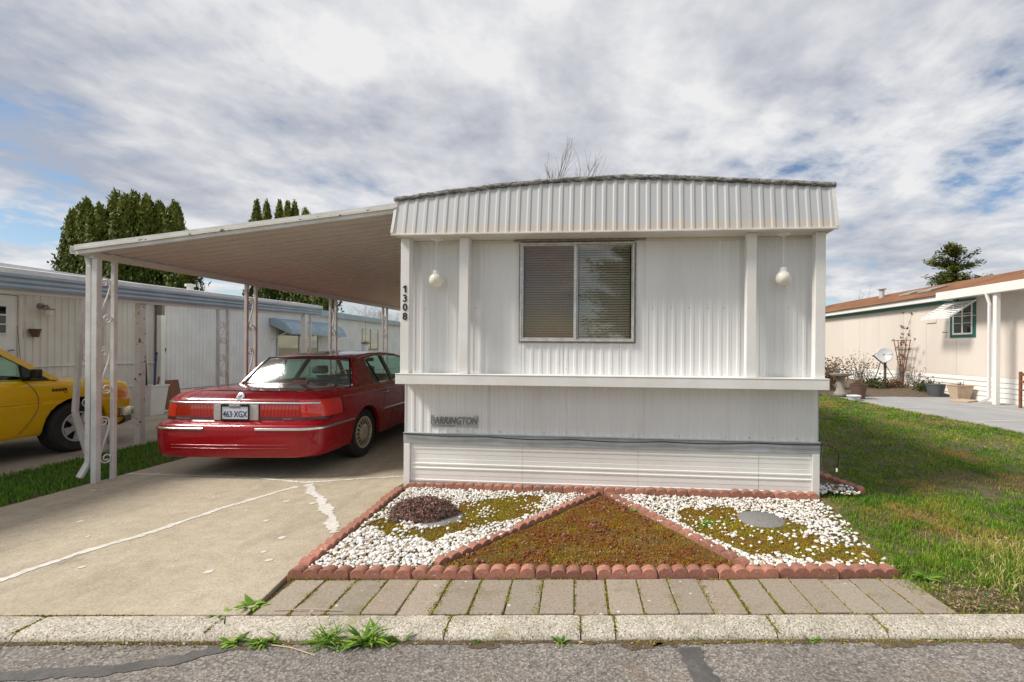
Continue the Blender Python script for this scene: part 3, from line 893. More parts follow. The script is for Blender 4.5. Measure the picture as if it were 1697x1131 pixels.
# moss
n = 120000
x = RNG.uniform(-1.9, 2.3, n); y = RNG.uniform(3.08, 4.8, n)
nz = np.array([hnoise(a_ * 5, b_ * 5, 20) for a_, b_ in zip(x, y)])
nt = np.array([hnoise(a_ * 3.2, b_ * 3.2, 41) for a_, b_ in zip(x, y)])
k = in_poly(x + nz * .07, y + nz * .05, MOSS_L) | in_poly(x + nz * .07, y + nz * .05, MOSS_R)
kt = in_poly(x, y, TRI) & (RNG.random(n) < np.clip(1.15 - 1.3 * np.clip(y - 4.15, 0, 1) + nt, .2, 1))
k |= kt
k &= ((x - 1.54) ** 2 + (y - 4.02) ** 2 > .185 ** 2)
for sel, mat_, lab_ in ((k & ~kt, 'moss', 'olive moss among the white pebbles of the planted bed'), (k & kt, 'rusty_moss', 'rusty brown and olive moss filling the brick triangle')):
    xs_, ys_, ns_ = x[sel], y[sel], nz[sel]
    bz = np.array([bed_h(a_, b_) for a_, b_ in zip(xs_, ys_)])
    blades('moss', xs_, ys_, bz + .004, RNG.uniform(.004, .011, len(xs_)) * (1 + .5 * ns_), np.full(len(xs_), .0075), mat_, lab_, 'moss', .8, 12)
# moss in the joints of pavers and kerb
jx, jy = [], []
for i in range(21):
    m = random.choice([150, 260, 420, 600])
    yy = RNG.uniform(.01, .42, m)
    a_ = RNG.uniform(0, .3) + .1
    yy = yy[(np.abs(np.sin(yy * 12 + i * 2.1)) > a_)]
    wdt = .006 * (1 + 2.0 * (random.random() < .25))
    w_ = px0 + i * .2005 + RNG.normal(0, wdt, len(yy))
    for p, q in zip(w_, yy):
        X, Y = kl(p, q); jx.append(X); jy.append(Y)
for xa, xb, m, yl, sd in ((-5.3, -2.4, 1500, .008, .006), (-1.9, 2.2, 500, .012, .008), (-1.9, 2.15, 1500, .412, .012), (-.5, .4, 250, .20, .16), (2.1, 6, 1200, .02, .02)):
    for _ in range(m):
        p = random.uniform(xa, xb)
        if yl == .20:
            p = random.gauss(-.19, .05); q = random.gauss(.33, .03)
        else:
            if hnoise(p * 2.2, yl * 9, 17) < -.02: continue
            q = random.gauss(yl, sd)
        X, Y = kl(p, q); jx.append(X); jy.append(Y)
for jn in joints[3:14]:
    for _ in range(70):
        X, Y = kl(jn + random.gauss(0, .005), random.uniform(-.15, 0)); jx.append(X); jy.append(Y)
jx, jy = np.array(jx), np.array(jy)
blades('joint_moss', jx, jy, np.full(len(jx), -.007), RNG.uniform(.006, .013, len(jx)), np.full(len(jx), .008), 'joint_moss', 'moss growing in the joints of the pavers and kerb', 'moss', .7, 14)
# debris and moss along the gutter line
gx_, gy_ = [], []
for _ in range(5200):
    p = random.uniform(-5, 5)
    if hnoise(p * 1.7, 3.3, 6) < -.15 and random.random() < .75: continue
    X, Y = kl(p, -.168 - abs(random.gauss(0, .014))); gx_.append(X); gy_.append(Y)
gx_, gy_ = np.array(gx_), np.array(gy_)
blades('gutter_moss', gx_, gy_, np.full(len(gx_), -.041), RNG.uniform(.004, .014, len(gx_)), np.full(len(gx_), .007), 'joint_moss', 'thin line of moss and grit where kerb meets street', 'moss', .8, 15)

for c, lab in (((1.54, 4.02), 'grey round stepping stone among the lawn side moss and pebbles'), ((-1.27, 4.02), 'grey round stepping stone half under the brown mound shrub')):
    mb = MB(); pr = [(0, .004), (.19, .004), (.195, .0), (.195, -.03)]
    mb.lathe(pr, 36)
    tag(mb.build('stepping_stone', 'grey_gravel_disc', loc=(c[0], c[1], bed_h(*c) + .004), smooth=40, weld=1e-5), lab, 'stepping stone', 'round stepping stones in the bed')
# ------------------------------------------------------------------ the white mobile home
HOME = thing('mobile_home', (A0[0], A0[1], 0), 'white single-wide mobile home with ribbed metal front and flared fascia', 'mobile home', HA)
W = 4.323
def rib_profile(xa, xb, pitch, amp, flat=.5, phase=0, edge=.10):
    """x stations and outward offsets of a ribbed metal sheet"""
    pts = [(xa, 0.)]
    k = math.floor((xa - phase) / pitch)
    while True:
        b = phase + k * pitch
        if b > xb: break
        for fx, a in ((.0, 0.), (flat, 0.), (flat + edge, amp), (1 - edge, amp)):
            x = b + fx * pitch
            if xa + .001 < x < xb - .001: pts.append((x, a))
        k += 1
    pts.append((xb, pts[-1][1] if abs(pts[-1][0] - xb) < .01 else 0.))
    return pts
def rib_panel(name, xa, xb, za, zb, y, mat, pitch=.093, amp=.006, phase=0., flat=.5, edge=.12, lap=True):
    pr = rib_profile(xa + .0005, xb - .0005, pitch, amp, flat, phase, edge)
    ztop = zb if callable(zb) else (lambda x: zb)
    rows = [[(x, y - a, za) for x, a in pr], [(x, y - a, za + (ztop(x) - za) * .5) for x, a in pr], [(x, y - a, ztop(x)) for x, a in pr]]
    mb = MB().grid(rows)
    if lap:     # seam flange overlapping the neighbour
        mb.box(xa - .004, xa + .004, y - amp - .0015, y + .01, za, min(ztop(xa), ztop(xa + .004)))
    return mb.build(name, mat, HOME, smooth=20)

# carcass
MB().box(.012, W - .012, .075, 17.5, .42, 2.70).build('carcass', 'white_paint', HOME)
for xs, xe in ((0.0, .012), (W - .012, W)):
    MB().box(xs, xe, .0, 17.5, .585, 2.66).build('side_wall', 'siding', HOME)
    MB().box(xs, xe, .02, 17.5, -.05, .583).build('side_skirting', 'skirt_white', HOME)
# upper front panels with window opening x 1.27..2.47, z 1.58..2.62
YU = 0.0
seams = [0.0, .867, 1.27, 2.47, 2.578, 3.43, W]
rib_panel('siding_panel', .0, .867, 1.228, 2.655, YU, 'siding', phase=.02)
rib_panel('siding_panel', .867, 1.272, 1.228, 2.655, YU, 'siding', phase=.02, amp=.003)
rib_panel('siding_panel', 1.272, 1.72, 1.228, 1.585, YU, 'siding', phase=.02)
rib_panel('siding_panel', 1.72, 2.311, 1.228, 1.585, YU, 'siding', phase=.02)
rib_panel('siding_panel', 2.311, 2.468, 1.228, 1.585, YU, 'siding', phase=.02, lap=True)
rib_panel('siding_panel', 2.468, 2.578, 1.228, 2.655, YU, 'siding', phase=.02, amp=.002, lap=False)
rib_panel('siding_panel', 2.578, 3.43, 1.228, 2.655, YU, 'siding', phase=.02)
rib_panel('siding_panel', 3.43, W, 1.228, 2.655, YU, 'siding', phase=.02)
MB().box(1.272, 2.468, -.004, .02, 2.617, 2.655).build('window_header', 'bronze_trim_and_shade', HOME)
MB().box(1.20, 2.58, -.030, -.0045, 2.632, 2.652).build('header_shade', 'bronze_trim_and_shade', HOME, bevel=.003)  # dark strip carries the shadow above the window in its colour
for xa, xb in ((.10, 1.19), (2.59, 4.24)):
    MB().box(xa, xb, -.012, -.0065, 2.622, 2.654).build('top_trim', 'soffit_white', HOME, bevel=.002)
# screws dotted over the sheet
mb = MB()
for x in (.22, .36, .78, 1.12, 2.66, 2.85, 3.03, 3.22, 3.38, 3.80, 4.02):
    mb.lathe([(0, -.004), (.0045, -.003), (.005, 0)], 6, Matrix.Translation((x, -.004, 1.93)) @ Matrix.Rotation(R(90), 4, 'X'))
for x in np.arange(.12, 4.25, .235):
    mb.lathe([(0, -.004), (.005, -.003), (.0055, 0)], 6, Matrix.Translation((x, -.006, .612)) @ Matrix.Rotation(R(90), 4, 'X'))
    mb.lathe([(0, -.004), (.0045, -.003), (.005, 0)], 6, Matrix.Translation((x + .1, -.031, .52)) @ Matrix.Rotation(R(90), 4, 'X'))
tag(mb.build('screw_heads', 'bronze_trim_and_shade', HOME), kind='stuff')
# lower front panels
for a, b in zip([0.0, .93, 1.76, 2.578, 3.43], [.93, 1.76, 2.578, 3.43, W]):
    rib_panel('siding_panel', a, b, .575, 1.13, YU, 'siding', phase=.02)
# ledge, posts, soffit
MB().box(-.004, 4.333, -.222, .0, 1.122, 1.222).build('ledge', 'white_paint', HOME, bevel=.004)
MB().box(-.006, 4.335, -.226, -.0005, 1.2225, 1.232).build('ledge_cap', 'white_paint', HOME, bevel=.003)
for i, xa in enumerate((.022, .658, 3.565, 4.214)):
    MB().box(xa, xa + .096, -.172, -.082, 1.2325, 2.654).build('post', 'white_paint', HOME, bevel=.004)
MB().box(-.01, 4.36, -.262, 0.0, 2.6565, 2.672).build('soffit', 'soffit_white', HOME)
# flared fascia of ribbed metal
ARCH = [(-.3, 3.045), (-.01, 3.069), (.5, 3.128), (1.036, 3.182), (1.7, 3.228), (2.392, 3.245), (2.9, 3.222), (3.335, 3.190), (4.36, 3.117), (4.7, 3.08)]
def arch(x):
    # smooth interpolation of the measured roofline
    s = 0; w_ = 0
    for k in range(-4, 5):
        g_ = math.exp(-(k / 2.) ** 2); s += g_ * lerp_tab(ARCH, x + k * .06); w_ += g_
    return s / w_
def fascia(xa, xb, name='fascia_panel'):
    pr = rib_profile(xa + .0005, xb - .0005, .1085, .0075, .52, .02, .13)
    rows = []
    for k in range(4):
        t = k / 3
        row = []
        for x, a in pr:
            xs = x if 0.02 < x < 4.35 else x
            zt = arch(x) - .030
            # ends lean in towards the top
            lean = -.018 + .0 * t
            xx = x + (.018 * (1 - t) * (-1 if x < .0 else 0)) + (.018 * (1 - t) if x > 4.345 else 0)
            row.append((xx, -.27 + .07 * t - a, 2.672 + (zt - 2.672) * t))
        rows.append(row)
    mb = MB().grid(rows)
    mb.box(xa - .004, xa + .004, -.272, -.255, 2.672, 2.69)
    return mb.build(name, 'mansard', HOME, smooth=20)
cuts = [-.008, .89, 1.80, 2.721, 3.56, 4.36]
for a, b in zip(cuts, cuts[1:]): fascia(a, b)
MB().box(-.028, 4.378, -.288, -.262, 2.652, 2.671).build('fascia_lip', 'white_metal', HOME, bevel=.003)
for side, xb, xt in ((-1, -.026, -.010), (1, 4.376, 4.360)):
    mb = MB()
    mb.prism([(xb, -.27, 2.672), (xb, .30, 2.672), (xt, .30, arch(xt) - .03), (xt, -.20, arch(xt) - .03)], (-side * .012, 0, 0))
    mb.build('fascia_return', 'mansard', HOME)
    MB().box(min(xb, xb - side * .05), max(xb, xb - side * .05), .0, .30, 2.65, 2.671).build('return_soffit', 'soffit_white', HOME)
    MB().bar((xb - side * .004, -.276, 2.68), (xt - side * .004, -.204, arch(xt) - .03), .03, .012, (0, 1, 0)).build('corner_cap', 'white_metal', HOME)
# curved roof and its tarred, peeling edge
rows = []
for y in (-.14, 3, 9, 17.6):
    rows.append([(x, y, arch(x) - .012) for x in np.linspace(-.03, 4.38, 40)])
MB().grid(rows).build('roof', 'white_metal', HOME, smooth=40, solid=.02)
rows = []
nx = 220
for j in range(6):
    row = []
    for i in range(nx + 1):
        x = -.03 + 4.41 * i / nx
        rag = .004 * hnoise(x * 9, 1, 4) + .007 * hnoise(x * 38, j * 1.3, 2)
        prof = [(-.10, .0), (-.205, .004), (-.222, -.008), (-.226, -.022), (-.222, -.036), (-.20, -.046)][j]
        row.append((x, prof[0] + .006 * hnoise(x * 25, j, 9), arch(x) + prof[1] + rag * (1 if j < 4 else .6)))
    rows.append(row)
MB().grid(rows).build('roof_edge', 'tarred_edge', HOME, smooth=60, solid=.006)
# skirting: pressed horizontal profile, grey band above, corner trims
def skirt(xa, xb):
    pz = [(-.06, .0), (.055, .0), (.06, .010), (.078, .013), (.083, .0), (.130, .0), (.132, .004), (.188, .004), (.192, .016), (.205, .020), (.214, .006), (.232, .006), (.240, .018), (.255, .020), (.262, .004),
          (.303, .004), (.305, .0), (.355, .0), (.357, .004), (.405, .004), (.409, .014), (.425, .017), (.432, .0), (.47, .0)]
    rows = [[(x, -.008 - o_ * .5, z) for z, o_ in pz] for x in np.linspace(xa, xb, 12)]
    return MB().grid(rows).build('skirting_panel', 'skirt_white', HOME, smooth=25)
for a, b in ((.07, 1.30), (1.302, 2.52), (2.522, 3.736), (3.739, 4.25)): skirt(a, b)
for a, b in ((.0, .068), (4.252, W)):
    MB().box(a, b, -.034, -.001, -.06, .466).build('corner_trim', 'white_paint', HOME, bevel=.003)
MB().box(-.006, W + .006, -.030, -.001, .468, .578).build('belt_band', 'grey_paint', HOME, bevel=.004)
MB().box(-.006, W + .006, -.040, -.001, .5785, .586).build('drip_edge', 'grey_paint', HOME, bevel=.002)
# window with two sashes, blinds behind
wf = MB()
for b in ((1.268, 2.469, 1.580, 1.600), (1.268, 2.469, 2.600, 2.618), (1.268, 1.286, 1.601, 2.599), (2.451, 2.469, 1.601, 2.599)):
    wf.box(b[0], b[1], -.034, .03, b[2], b[3])
window = wf.build('window', 'alu', HOME, bevel=.003)
fl = MB()
for b in ((1.250, 2.487, 1.562, 1.5795), (1.250, 1.2675, 1.58, 2.617), (2.4695, 2.487, 1.58, 2.617)):
    fl.box(b[0], b[1], -.012, -.001, b[2], b[3])
for x in np.arange(1.26, 2.49, .085): fl.lathe([(0, -.004), (.005, -.003), (.006, 0)], 6, Matrix.Translation((x, -.0125, 1.570)) @ Matrix.Rotation(R(90), 4, 'X'))
for z in np.arange(1.62, 2.6, .085):
    for x in (1.256, 2.480): fl.lathe([(0, -.004), (.005, -.003), (.006, 0)], 6, Matrix.Translation((x, -.0125, z)) @ Matrix.Rotation(R(90), 4, 'X'))
tag(fl.build('flange', 'bronze_trim_and_shade', window), kind='stuff')
sash = MB()
for b in ((1.287, 1.868, 1.6015, 1.618), (1.287, 1.868, 2.584, 2.5985), (1.287, 1.302, 1.6185, 2.5835), (1.838, 1.868, 1.6185, 2.5835)):
    sash.box(b[0], b[1], -.028, -.008, b[2], b[3])
sash.build('sash', 'alu', window, bevel=.002)
sash = MB()
for b in ((1.8685, 2.4505, 1.6015, 1.612), (1.8685, 2.4505, 2.588, 2.5985), (1.8685, 1.880, 1.6125, 2.5875), (2.439, 2.4505, 1.6125, 2.5875)):
    sash.box(b[0], b[1], -.006, .012, b[2], b[3])
sash.build('sash', 'alu', window, bevel=.002)
MB().box(1.302, 1.838, -.020, -.016, 1.618, 2.584).build('screened_pane', 'screened_glass', window)
MB().box(1.880, 2.439, .001, .005, 1.6125, 2.5875).build('pane', 'pane_glass', window)
bl = MB()
for x0_, x1_ in ((1.305, 1.848), (1.890, 2.425)):
    for z in np.arange(1.622, 2.585, .026):
        bl.add([(x0_, .038, z - .009), (x1_, .038, z - .009), (x1_, .056, z + .013), (x0_, .056, z + .013)], [(0, 1, 2, 3)])
    for x in (x0_ + .1, x1_ - .1): bl.box(x - .001, x + .001, .037, .039, 1.63, 2.58)
    bl.box(x0_, x1_, .036, .062, 2.575, 2.60); bl.box(x0_, x1_, .038, .060, 1.6225, 1.631)
tag(bl.build('blind', 'blind_slat', window, recalc=False), kind='stuff')
# flat dark panel behind the blind puts the unlit room's shade into colour
MB().box(1.288, 2.45, .064, .068, 1.60, 2.61).build('room_shade_panel', 'room_dark', window)
# house number down the first post, raised nameplate on the lower siding
for ch, z in zip('1308', (2.117, 2.022, 1.927, 1.832)):
    mb = MB()
    if ch == '1':
        mb.prism([(x_ + .074, -.1775, z_ + z - .036) for x_, z_ in ((-.004, 0), (.013, 0), (.013, .074), (-.001, .074), (-.022, .060), (-.022, .046), (-.004, .055))], (0, .006, 0))
    else: text_mesh(mb, ch, .105, (.074, -.1745, z - .036), (1, 0, 0), (0, 0, 1), .006, offset=.002)
    mb.build('digit', 'digit_black', HOME)
mb = MB()
text_mesh(mb, 'BARRINGTON', .112, (.548, -.018, .684), (1, 0, 0), (0, 0, 1), .012, .18, .725, offset=.0003)
plate = MB().box(.287, .817, -.0105, -.0065, .652, .678).build('nameplate', 'name_plate_grey', HOME, bevel=.002)
tag(mb.build('lettering', 'name_grey', plate), kind='stuff')
mb = MB()
for p in ([(.292, .762), (.30, .772), (.318, .775), (.335, .768)], [(.345, .655), (.40, .662), (.52, .660), (.56, .668)], [(.775, .772), (.80, .775), (.812, .768)]):
    mb.tube([(x, -.014, z) for x, z in p], .0035, 6)
tag(mb.build('flourish', 'name_grey', plate), kind='stuff')

# pendant lamps under the soffit
def pendant(x, label):
    c = hw(x, -.125)
    t = thing('pendant_lamp', (c[0], c[1], 2.6565), label, 'lamp', HA, 'globe lamps under the soffit')
    MB().lathe([(0, -.034), (.020, -.034), (.026, -.022), (.066, -.014), (.070, 0), (0, 0)], 24).build('ceiling_canopy', 'lamp_white', t, smooth=40, weld=1e-5)
    MB().tube([(0, 0, -.02), (0, 0, -.345)], .007, 8).build('rod', 'lamp_white', t, smooth=60)
    MB().lathe([(0, -.338), (.034, -.340), (.038, -.346), (.038, -.376), (.046, -.380), (.046, -.384), (0, -.384)], 24).build('cap', 'lamp_white', t, smooth=40, weld=1e-5)
    pr = [(.076 * math.sin(math.pi * k / 16), -.443 + .076 * math.cos(math.pi * k / 16)) for k in range(2, 17)]
    MB().lathe(pr, 28).build('globe', 'globe_glass', t, smooth=60, weld=1e-5)
    return t
pendant(.392, 'white globe pendant lamp hanging beside the house number post')
pendant(3.928, 'white globe pendant lamp hanging beside the post nearest the lawn')
# black cable sagging along the grey band, loose ends at the lawn corner
pts = []
for i in range(60):
    x = -.012 + 4.36 * i / 59
    pts.append((*hw(x, -.046 - .003 * abs(math.sin(x * 3.4))), .575 - .012 * abs(math.sin(x * 3.4)) - .02 * math.sin(math.pi * x / 4.3)))
e = [(4.40, -.05, .565), (4.46, -.05, .53), (4.50, -.045, .46), (4.495, -.04, .39), (4.485, -.03, .33)]
tag(MB().tube(pts + [(*hw(x, y), z) for x, y, z in e], .0055, 6).build('cable', 'black_plastic', smooth=60), 'thin black cable strung along the grey band of the home', 'cable')
e = [(4.345, -.045, .60), (4.36, -.05, .66), (4.352, -.05, .56), (4.335, -.05, .47), (4.335, -.05, .38), (4.35, -.045, .27), (4.40, -.02, .20), (4.44, .0, .19), (4.46, .0, .3), (4.44, .02, .45)]
o = thing('cable', (*hw(4.35, -.045), .1), 'pale looped cable end hanging at the lawn corner of the home', 'cable')
MB().tube([(*hw(x, y), z) for x, y, z in e], .0026, 6).build('loop', 'pot_grey', o, smooth=60, world=True)
p = hw(4.487, -.03)
MB().tube([(*p, .335), (*p, .30)], .009, 8).build('connector', 'lamp_white', o, smooth=60, world=True)
# dark narrow bed with a brick edge along the lawn side of the home
sx = [hw(4.34, .15), hw(4.34, 2.6), hw(4.72, 2.6), hw(4.80, .15)]
sheet('side_bed', [hw(4.33, .10), hw(4.33, 3.2), hw(4.75, 3.2), hw(4.80, .10)][::-1], .058, 'soil', label='dark soil strip along the lawn side of the home', cat='bed', kind='structure')
edging(hw(4.83, .16), hw(4.52, .98), 'short dark brick row edging the soil strip on the lawn side', .05, .06, .004)
n = 150
a_ = RNG.uniform(0, 1, n) ** 1.2 * .85; b_ = RNG.uniform(.02, .34, n)
xy = np.array([hw(4.37 + .45 * q, w_) for q, w_ in zip(a_, b_)])
stones('white_pebbles', xy[:, 0], xy[:, 1], RNG.uniform(.062, .075, n), RNG.uniform(.009, .018, n), 'pebble_white', 'few white pebbles on the soil strip at the lawn corner', 'pebbles', near=np.zeros(n, bool), seed=22)
# ------------------------------------------------------------------ carport over the driveway
surf('carport_soffit', (.68, .655, .61), (.62, .59, .545), 1.5, .42, fine=.04)
CP = thing('carport', (-5.33, 5.0, 0), 'white metal carport with ribbed roof sloping up to the home', 'carport')
DXY = .09
def eave(y): return -5.46 + DXY * (y - 4.90)
LEN = 9.2
# ribbed roof pans, one object each, sharing one mesh
def pan_mesh():
    prof = [(0, 0), (.105, 0), (.112, .045), (.140, .045), (.147, 0)]
    pts = [(y + k * .15, z) for k in range(2) for y, z in prof] + [(.30, 0)]
    rows = []
    for t in np.linspace(0, 1, 3):
        rows.append([(3.46 * t + DXY * y, -.115 * t + y, 2.515 + .435 * t + z) for y, z in pts])
    return MB().grid(rows).mesh('roof_pan')
PAN = pan_mesh()
for i in range(int(LEN / .30)):
    y = 4.93 + i * .30
    o = link('roof_pan', PAN, 'carport_soffit', CP, (eave(y) + .01 + 5.33, y - 5.0, 0), solid=.0015)
# outer skin above pans is hidden from the ground; fascia, gutter and beam
def strip(za, zb, ya, yb, name, mat='white_metal', over=.0):
    mb = MB()
    a = (eave(4.9) - over, 4.905); b = (eave(4.9) + 3.47, 4.79)
    d = Vector((b[0] - a[0], b[1] - a[1], 0)); L = d.length; d.normalize(); nrm = Vector((-d.y, d.x, 0))
    n = 30
    rows = []
    for (o_, z) in ((ya, za), (ya, zb), (yb, zb), (yb, za)):
        rows.append([tuple(Vector((a[0], a[1], 0)) + d * (L * k / n) + nrm * o_ + Vector((0, 0, z + .435 * k / n + .002 * hnoise(k * .9, z * 9)))) for k in range(n + 1)])
    rows.append(rows[0])
    mb.grid(rows)
    for e_ in (0, n):
        k0 = len(mb.v); mb.v += [rows[q][e_] for q in range(4)]; mb.f.append((k0, k0 + 1, k0 + 2, k0 + 3))
    return mb.build(name, mat, CP, world=True, weld=1e-5, smooth=30)
strip(2.472, 2.512, -.010, .035, 'lower_fascia', 'white_metal')
strip(2.513, 2.537, -.028, .03, 'fascia_channel', 'peeling_white')
strip(2.538, 2.572, -.016, .04, 'upper_fascia', 'white_metal', .015)
mb = MB()
ya, yb = 4.89, 4.93 + LEN
gp = [(-.055, 2.566), (-.060, 2.500), (-.045, 2.478), (.02, 2.472), (.02, 2.477), (-.042, 2.483), (-.053, 2.502), (-.049, 2.566)]
mb.grid([[(eave(y) + x, y, z) for x, z in gp + gp[:1]] for y in (ya, yb)])
mb.add([(eave(ya) + x, ya, z) for x, z in gp], [tuple(range(len(gp)))])
mb.build('gutter', 'white_metal', CP, world=True, weld=1e-5)
MB().bar((eave(4.95) + .10, 4.95, 2.475), (eave(yb) + .10, yb, 2.475), .055, .062).build('eave_beam', 'carport_soffit', CP, world=True, bevel=.004)
# header channel where roof meets the home
MB().bar((eave(4.9) + 3.46, 4.86, 2.95), (eave(yb) + 3.46, yb, 2.95), .04, .07).build('wall_channel', 'white_metal', CP, world=True)
def scroll_path(z0, z1, w, flip=1):
    """one S-scroll: curl, sweep, counter-curl, in (depth, z)"""
    pts = []
    r = w * .40
    H_ = z1 - z0
    cu, cl = (-w * .12, z1 - r), (w * .12, z0 + r)
    for k in range(18, -1, -1):          # upper curl, from the eye outwards
        a = math.pi * (.0 + 2.9 * k / 18); rr = r * (1.15 - .85 * k / 18)
        pts.append((cu[0] + math.cos(a) * rr * 1.0, cu[1] + math.sin(a) * rr))
    e0 = pts[-1]
    low = []
    for k in range(0, 19):
        a = math.pi + math.pi * (.0 + 2.9 * k / 18); rr = r * (1.15 - .85 * k / 18)
        low.append((cl[0] + math.cos(a) * rr, cl[1] + math.sin(a) * rr))
    e1 = low[0]
    for k in range(1, 10):
        t = k / 10; s = t * t * (3 - 2 * t)
        pts.append((e0[0] + (e1[0] - e0[0]) * s, e0[1] + (e1[1] - e0[1]) * t))
    pts += low
    return [(flip * a, b) for a, b in pts]
def column(parent, x, y, top, gap=.17, post=.042, front=None, dirx=.0898, spans=((1.75, 2.25), (.97, 1.48), (.20, .71)), mat='white_metal', across=False, base=0.0):
    """flat ornamental column: two square tubes with scrollwork between"""
    col = thing('column', (x, y, base), None, None)
    col.parent = parent
    col.matrix_parent_inverse = EMAT[parent.name].inverted()
    for k, s in enumerate((-.5, .5)):
        w = front if (front and k == 0) else post
        px_, py_ = (s * gap, 0) if across else (s * gap * dirx, s * gap)
        MB().box(px_ - w / 2, px_ + w / 2, py_ - w / 2, py_ + w / 2, 0, top - base).build('post', mat, col, bevel=.004)
    for z0_, z1_ in spans:
        p = scroll_path(z0_, z1_, gap - post)
        MB().tube([((a if across else a * dirx), (0 if across else a), b) for a, b in p], .0085, 6).build('scroll', 'white_paint', col, smooth=60)
    return col
for s in (0, 1.97, 3.94, 5.87, 7.8):
    column(CP, -5.335 + .0898 * s, 5.085 + .996 * s, 2.447, front=.056 if s == 0 else None)
# downspout on the corner column
dsp = MB()
dsp.bar((-5.455, 5.01, 2.48), (-5.425, 5.01, 2.36), .05, .04, (0, 1, 0)); dsp.bar((-5.425, 5.005, 2.37), (-5.425, 5.005, .22), .055, .04, (0, 1, 0)); dsp.bar((-5.425, 5.005, .225), (-5.475, 4.96, .07), .055, .04, (0, 1, 0))
dsp.build('downspout', 'white_metal', CP, world=True, bevel=.005)
# ------------------------------------------------------------------ cars
class Body:
    def __init__(s, HW, YR, YF, rc=.24, rcf=.3, bow=.05, bowf=.12, taper=.04, zmap=None, arches=(), Ra=.375, za=.335):
        s.HW, s.YR, s.YF, s.rc, s.rcf, s.bow, s.bowf, s.taper = HW, YR, YF, rc, rcf, bow, bowf, taper
        s.zmap = zmap or (lambda z, y: z); s.arches, s.Ra, s.za = arches, Ra, za
        s.yfmax = max(v for _, v in YF)
    def hw(s, z, y):
        return lerp_tab(s.HW, z) * (1 - s.taper * smooth01((.95 - y) / .95) * smooth01((z - .55) / .12) - s.taper * .8 * smooth01((y - s.yfmax + 1.2) / 1.2))
    def deform(s, p):
        x, y, z = p
        y2 = y + s.bow * (x / .98) ** 2 * smooth01((.95 - y) / .95) - s.bowf * (x / .98) ** 2 * smooth01((y - s.yfmax + 1.2) / 1.2)
        return (x, y2, z)
    def pt(s, z, col, off=0., cut=True):
        """point of the skin at height z; col = (zone, parameter)"""
        k, t = col
        yr, yf = lerp_tab(s.YR, z), lerp_tab(s.YF, z)
        if k == 's':
            y = t; x = s.hw(z, y) + off
            zz = z
            if cut:
                for ya in s.arches:
                    d = s.Ra ** 2 - (y - ya) ** 2
                    if d > 0: zz = max(zz, s.za + math.sqrt(d))
            return s.deform((x, y, s.zmap(zz, y)))
        rc = s.rc if k in ('rc', 'r') else s.rcf
        yc = yr + rc if k in ('rc', 'r') else yf - rc
        h = s.hw(z, yc); sg = -1 if k in ('rc', 'r') else 1
        if k in ('rc', 'fc'):
            th = t * math.pi / 2
            return s.deform((h - rc + (rc + off) * math.cos(th), yc + sg * (rc + off) * math.sin(th), s.zmap(z, yc)))
        x = t * (h - rc)
        return s.deform((x, yc + sg * (rc + off), s.zmap(z, yc)))
    def cols(s, ys, nr=7, nc=7):
        c = [('f', k / nr) for k in range(nr + 1)] + [('fc', 1 - k / nc) for k in range(1, nc + 1)]
        c += [('s', y) for y in ys]
        c += [('rc', k / nc) for k in range(nc)] + [('r', 1 - k / nr) for k in range(nr + 1)]
        return c
    def patch(s, mb, zs, cols, off, mirror=True, cut=True):
        rows = [[s.pt(z, c, off, cut) for c in cols] for z in zs]
        mb.grid(rows)
        if mirror: mb.grid([[(-x, y, z) for x, y, z in r] for r in rows])
        return mb
    def trim(s, zs, cols, off, mirror=True, thick=.012):
        """raised strip following the skin, closed to it"""
        mb = MB()
        z0, z1 = zs
        dz = (z1 - z0) * .25
        rows = [[s.pt(z0, c, -.004) for c in cols], [s.pt(z0, c, off * .6) for c in cols], [s.pt(z0 + dz, c, off) for c in cols], [s.pt(z1 - dz, c, off) for c in cols], [s.pt(z1, c, off * .6) for c in cols], [s.pt(z1, c, -.004) for c in cols]]
        mb.grid(rows)
        for e in (0, -1):
            k0 = len(mb.v); mb.v += [r[e] for r in rows]; mb.f.append(tuple(range(k0, k0 + 6)))
        if mirror:
            m2 = [[(-x, y, z) for x, y, z in r] for r in rows]; mb.grid(m2)
            for e in (0, -1):
                k0 = len(mb.v); mb.v += [r[e] for r in m2]; mb.f.append(tuple(range(k0, k0 + 6)))
        return mb
def rng(a, b, st):
    n = max(1, round(abs(b - a) / st)); return [a + (b - a) * k / n for k in range(n + 1)]
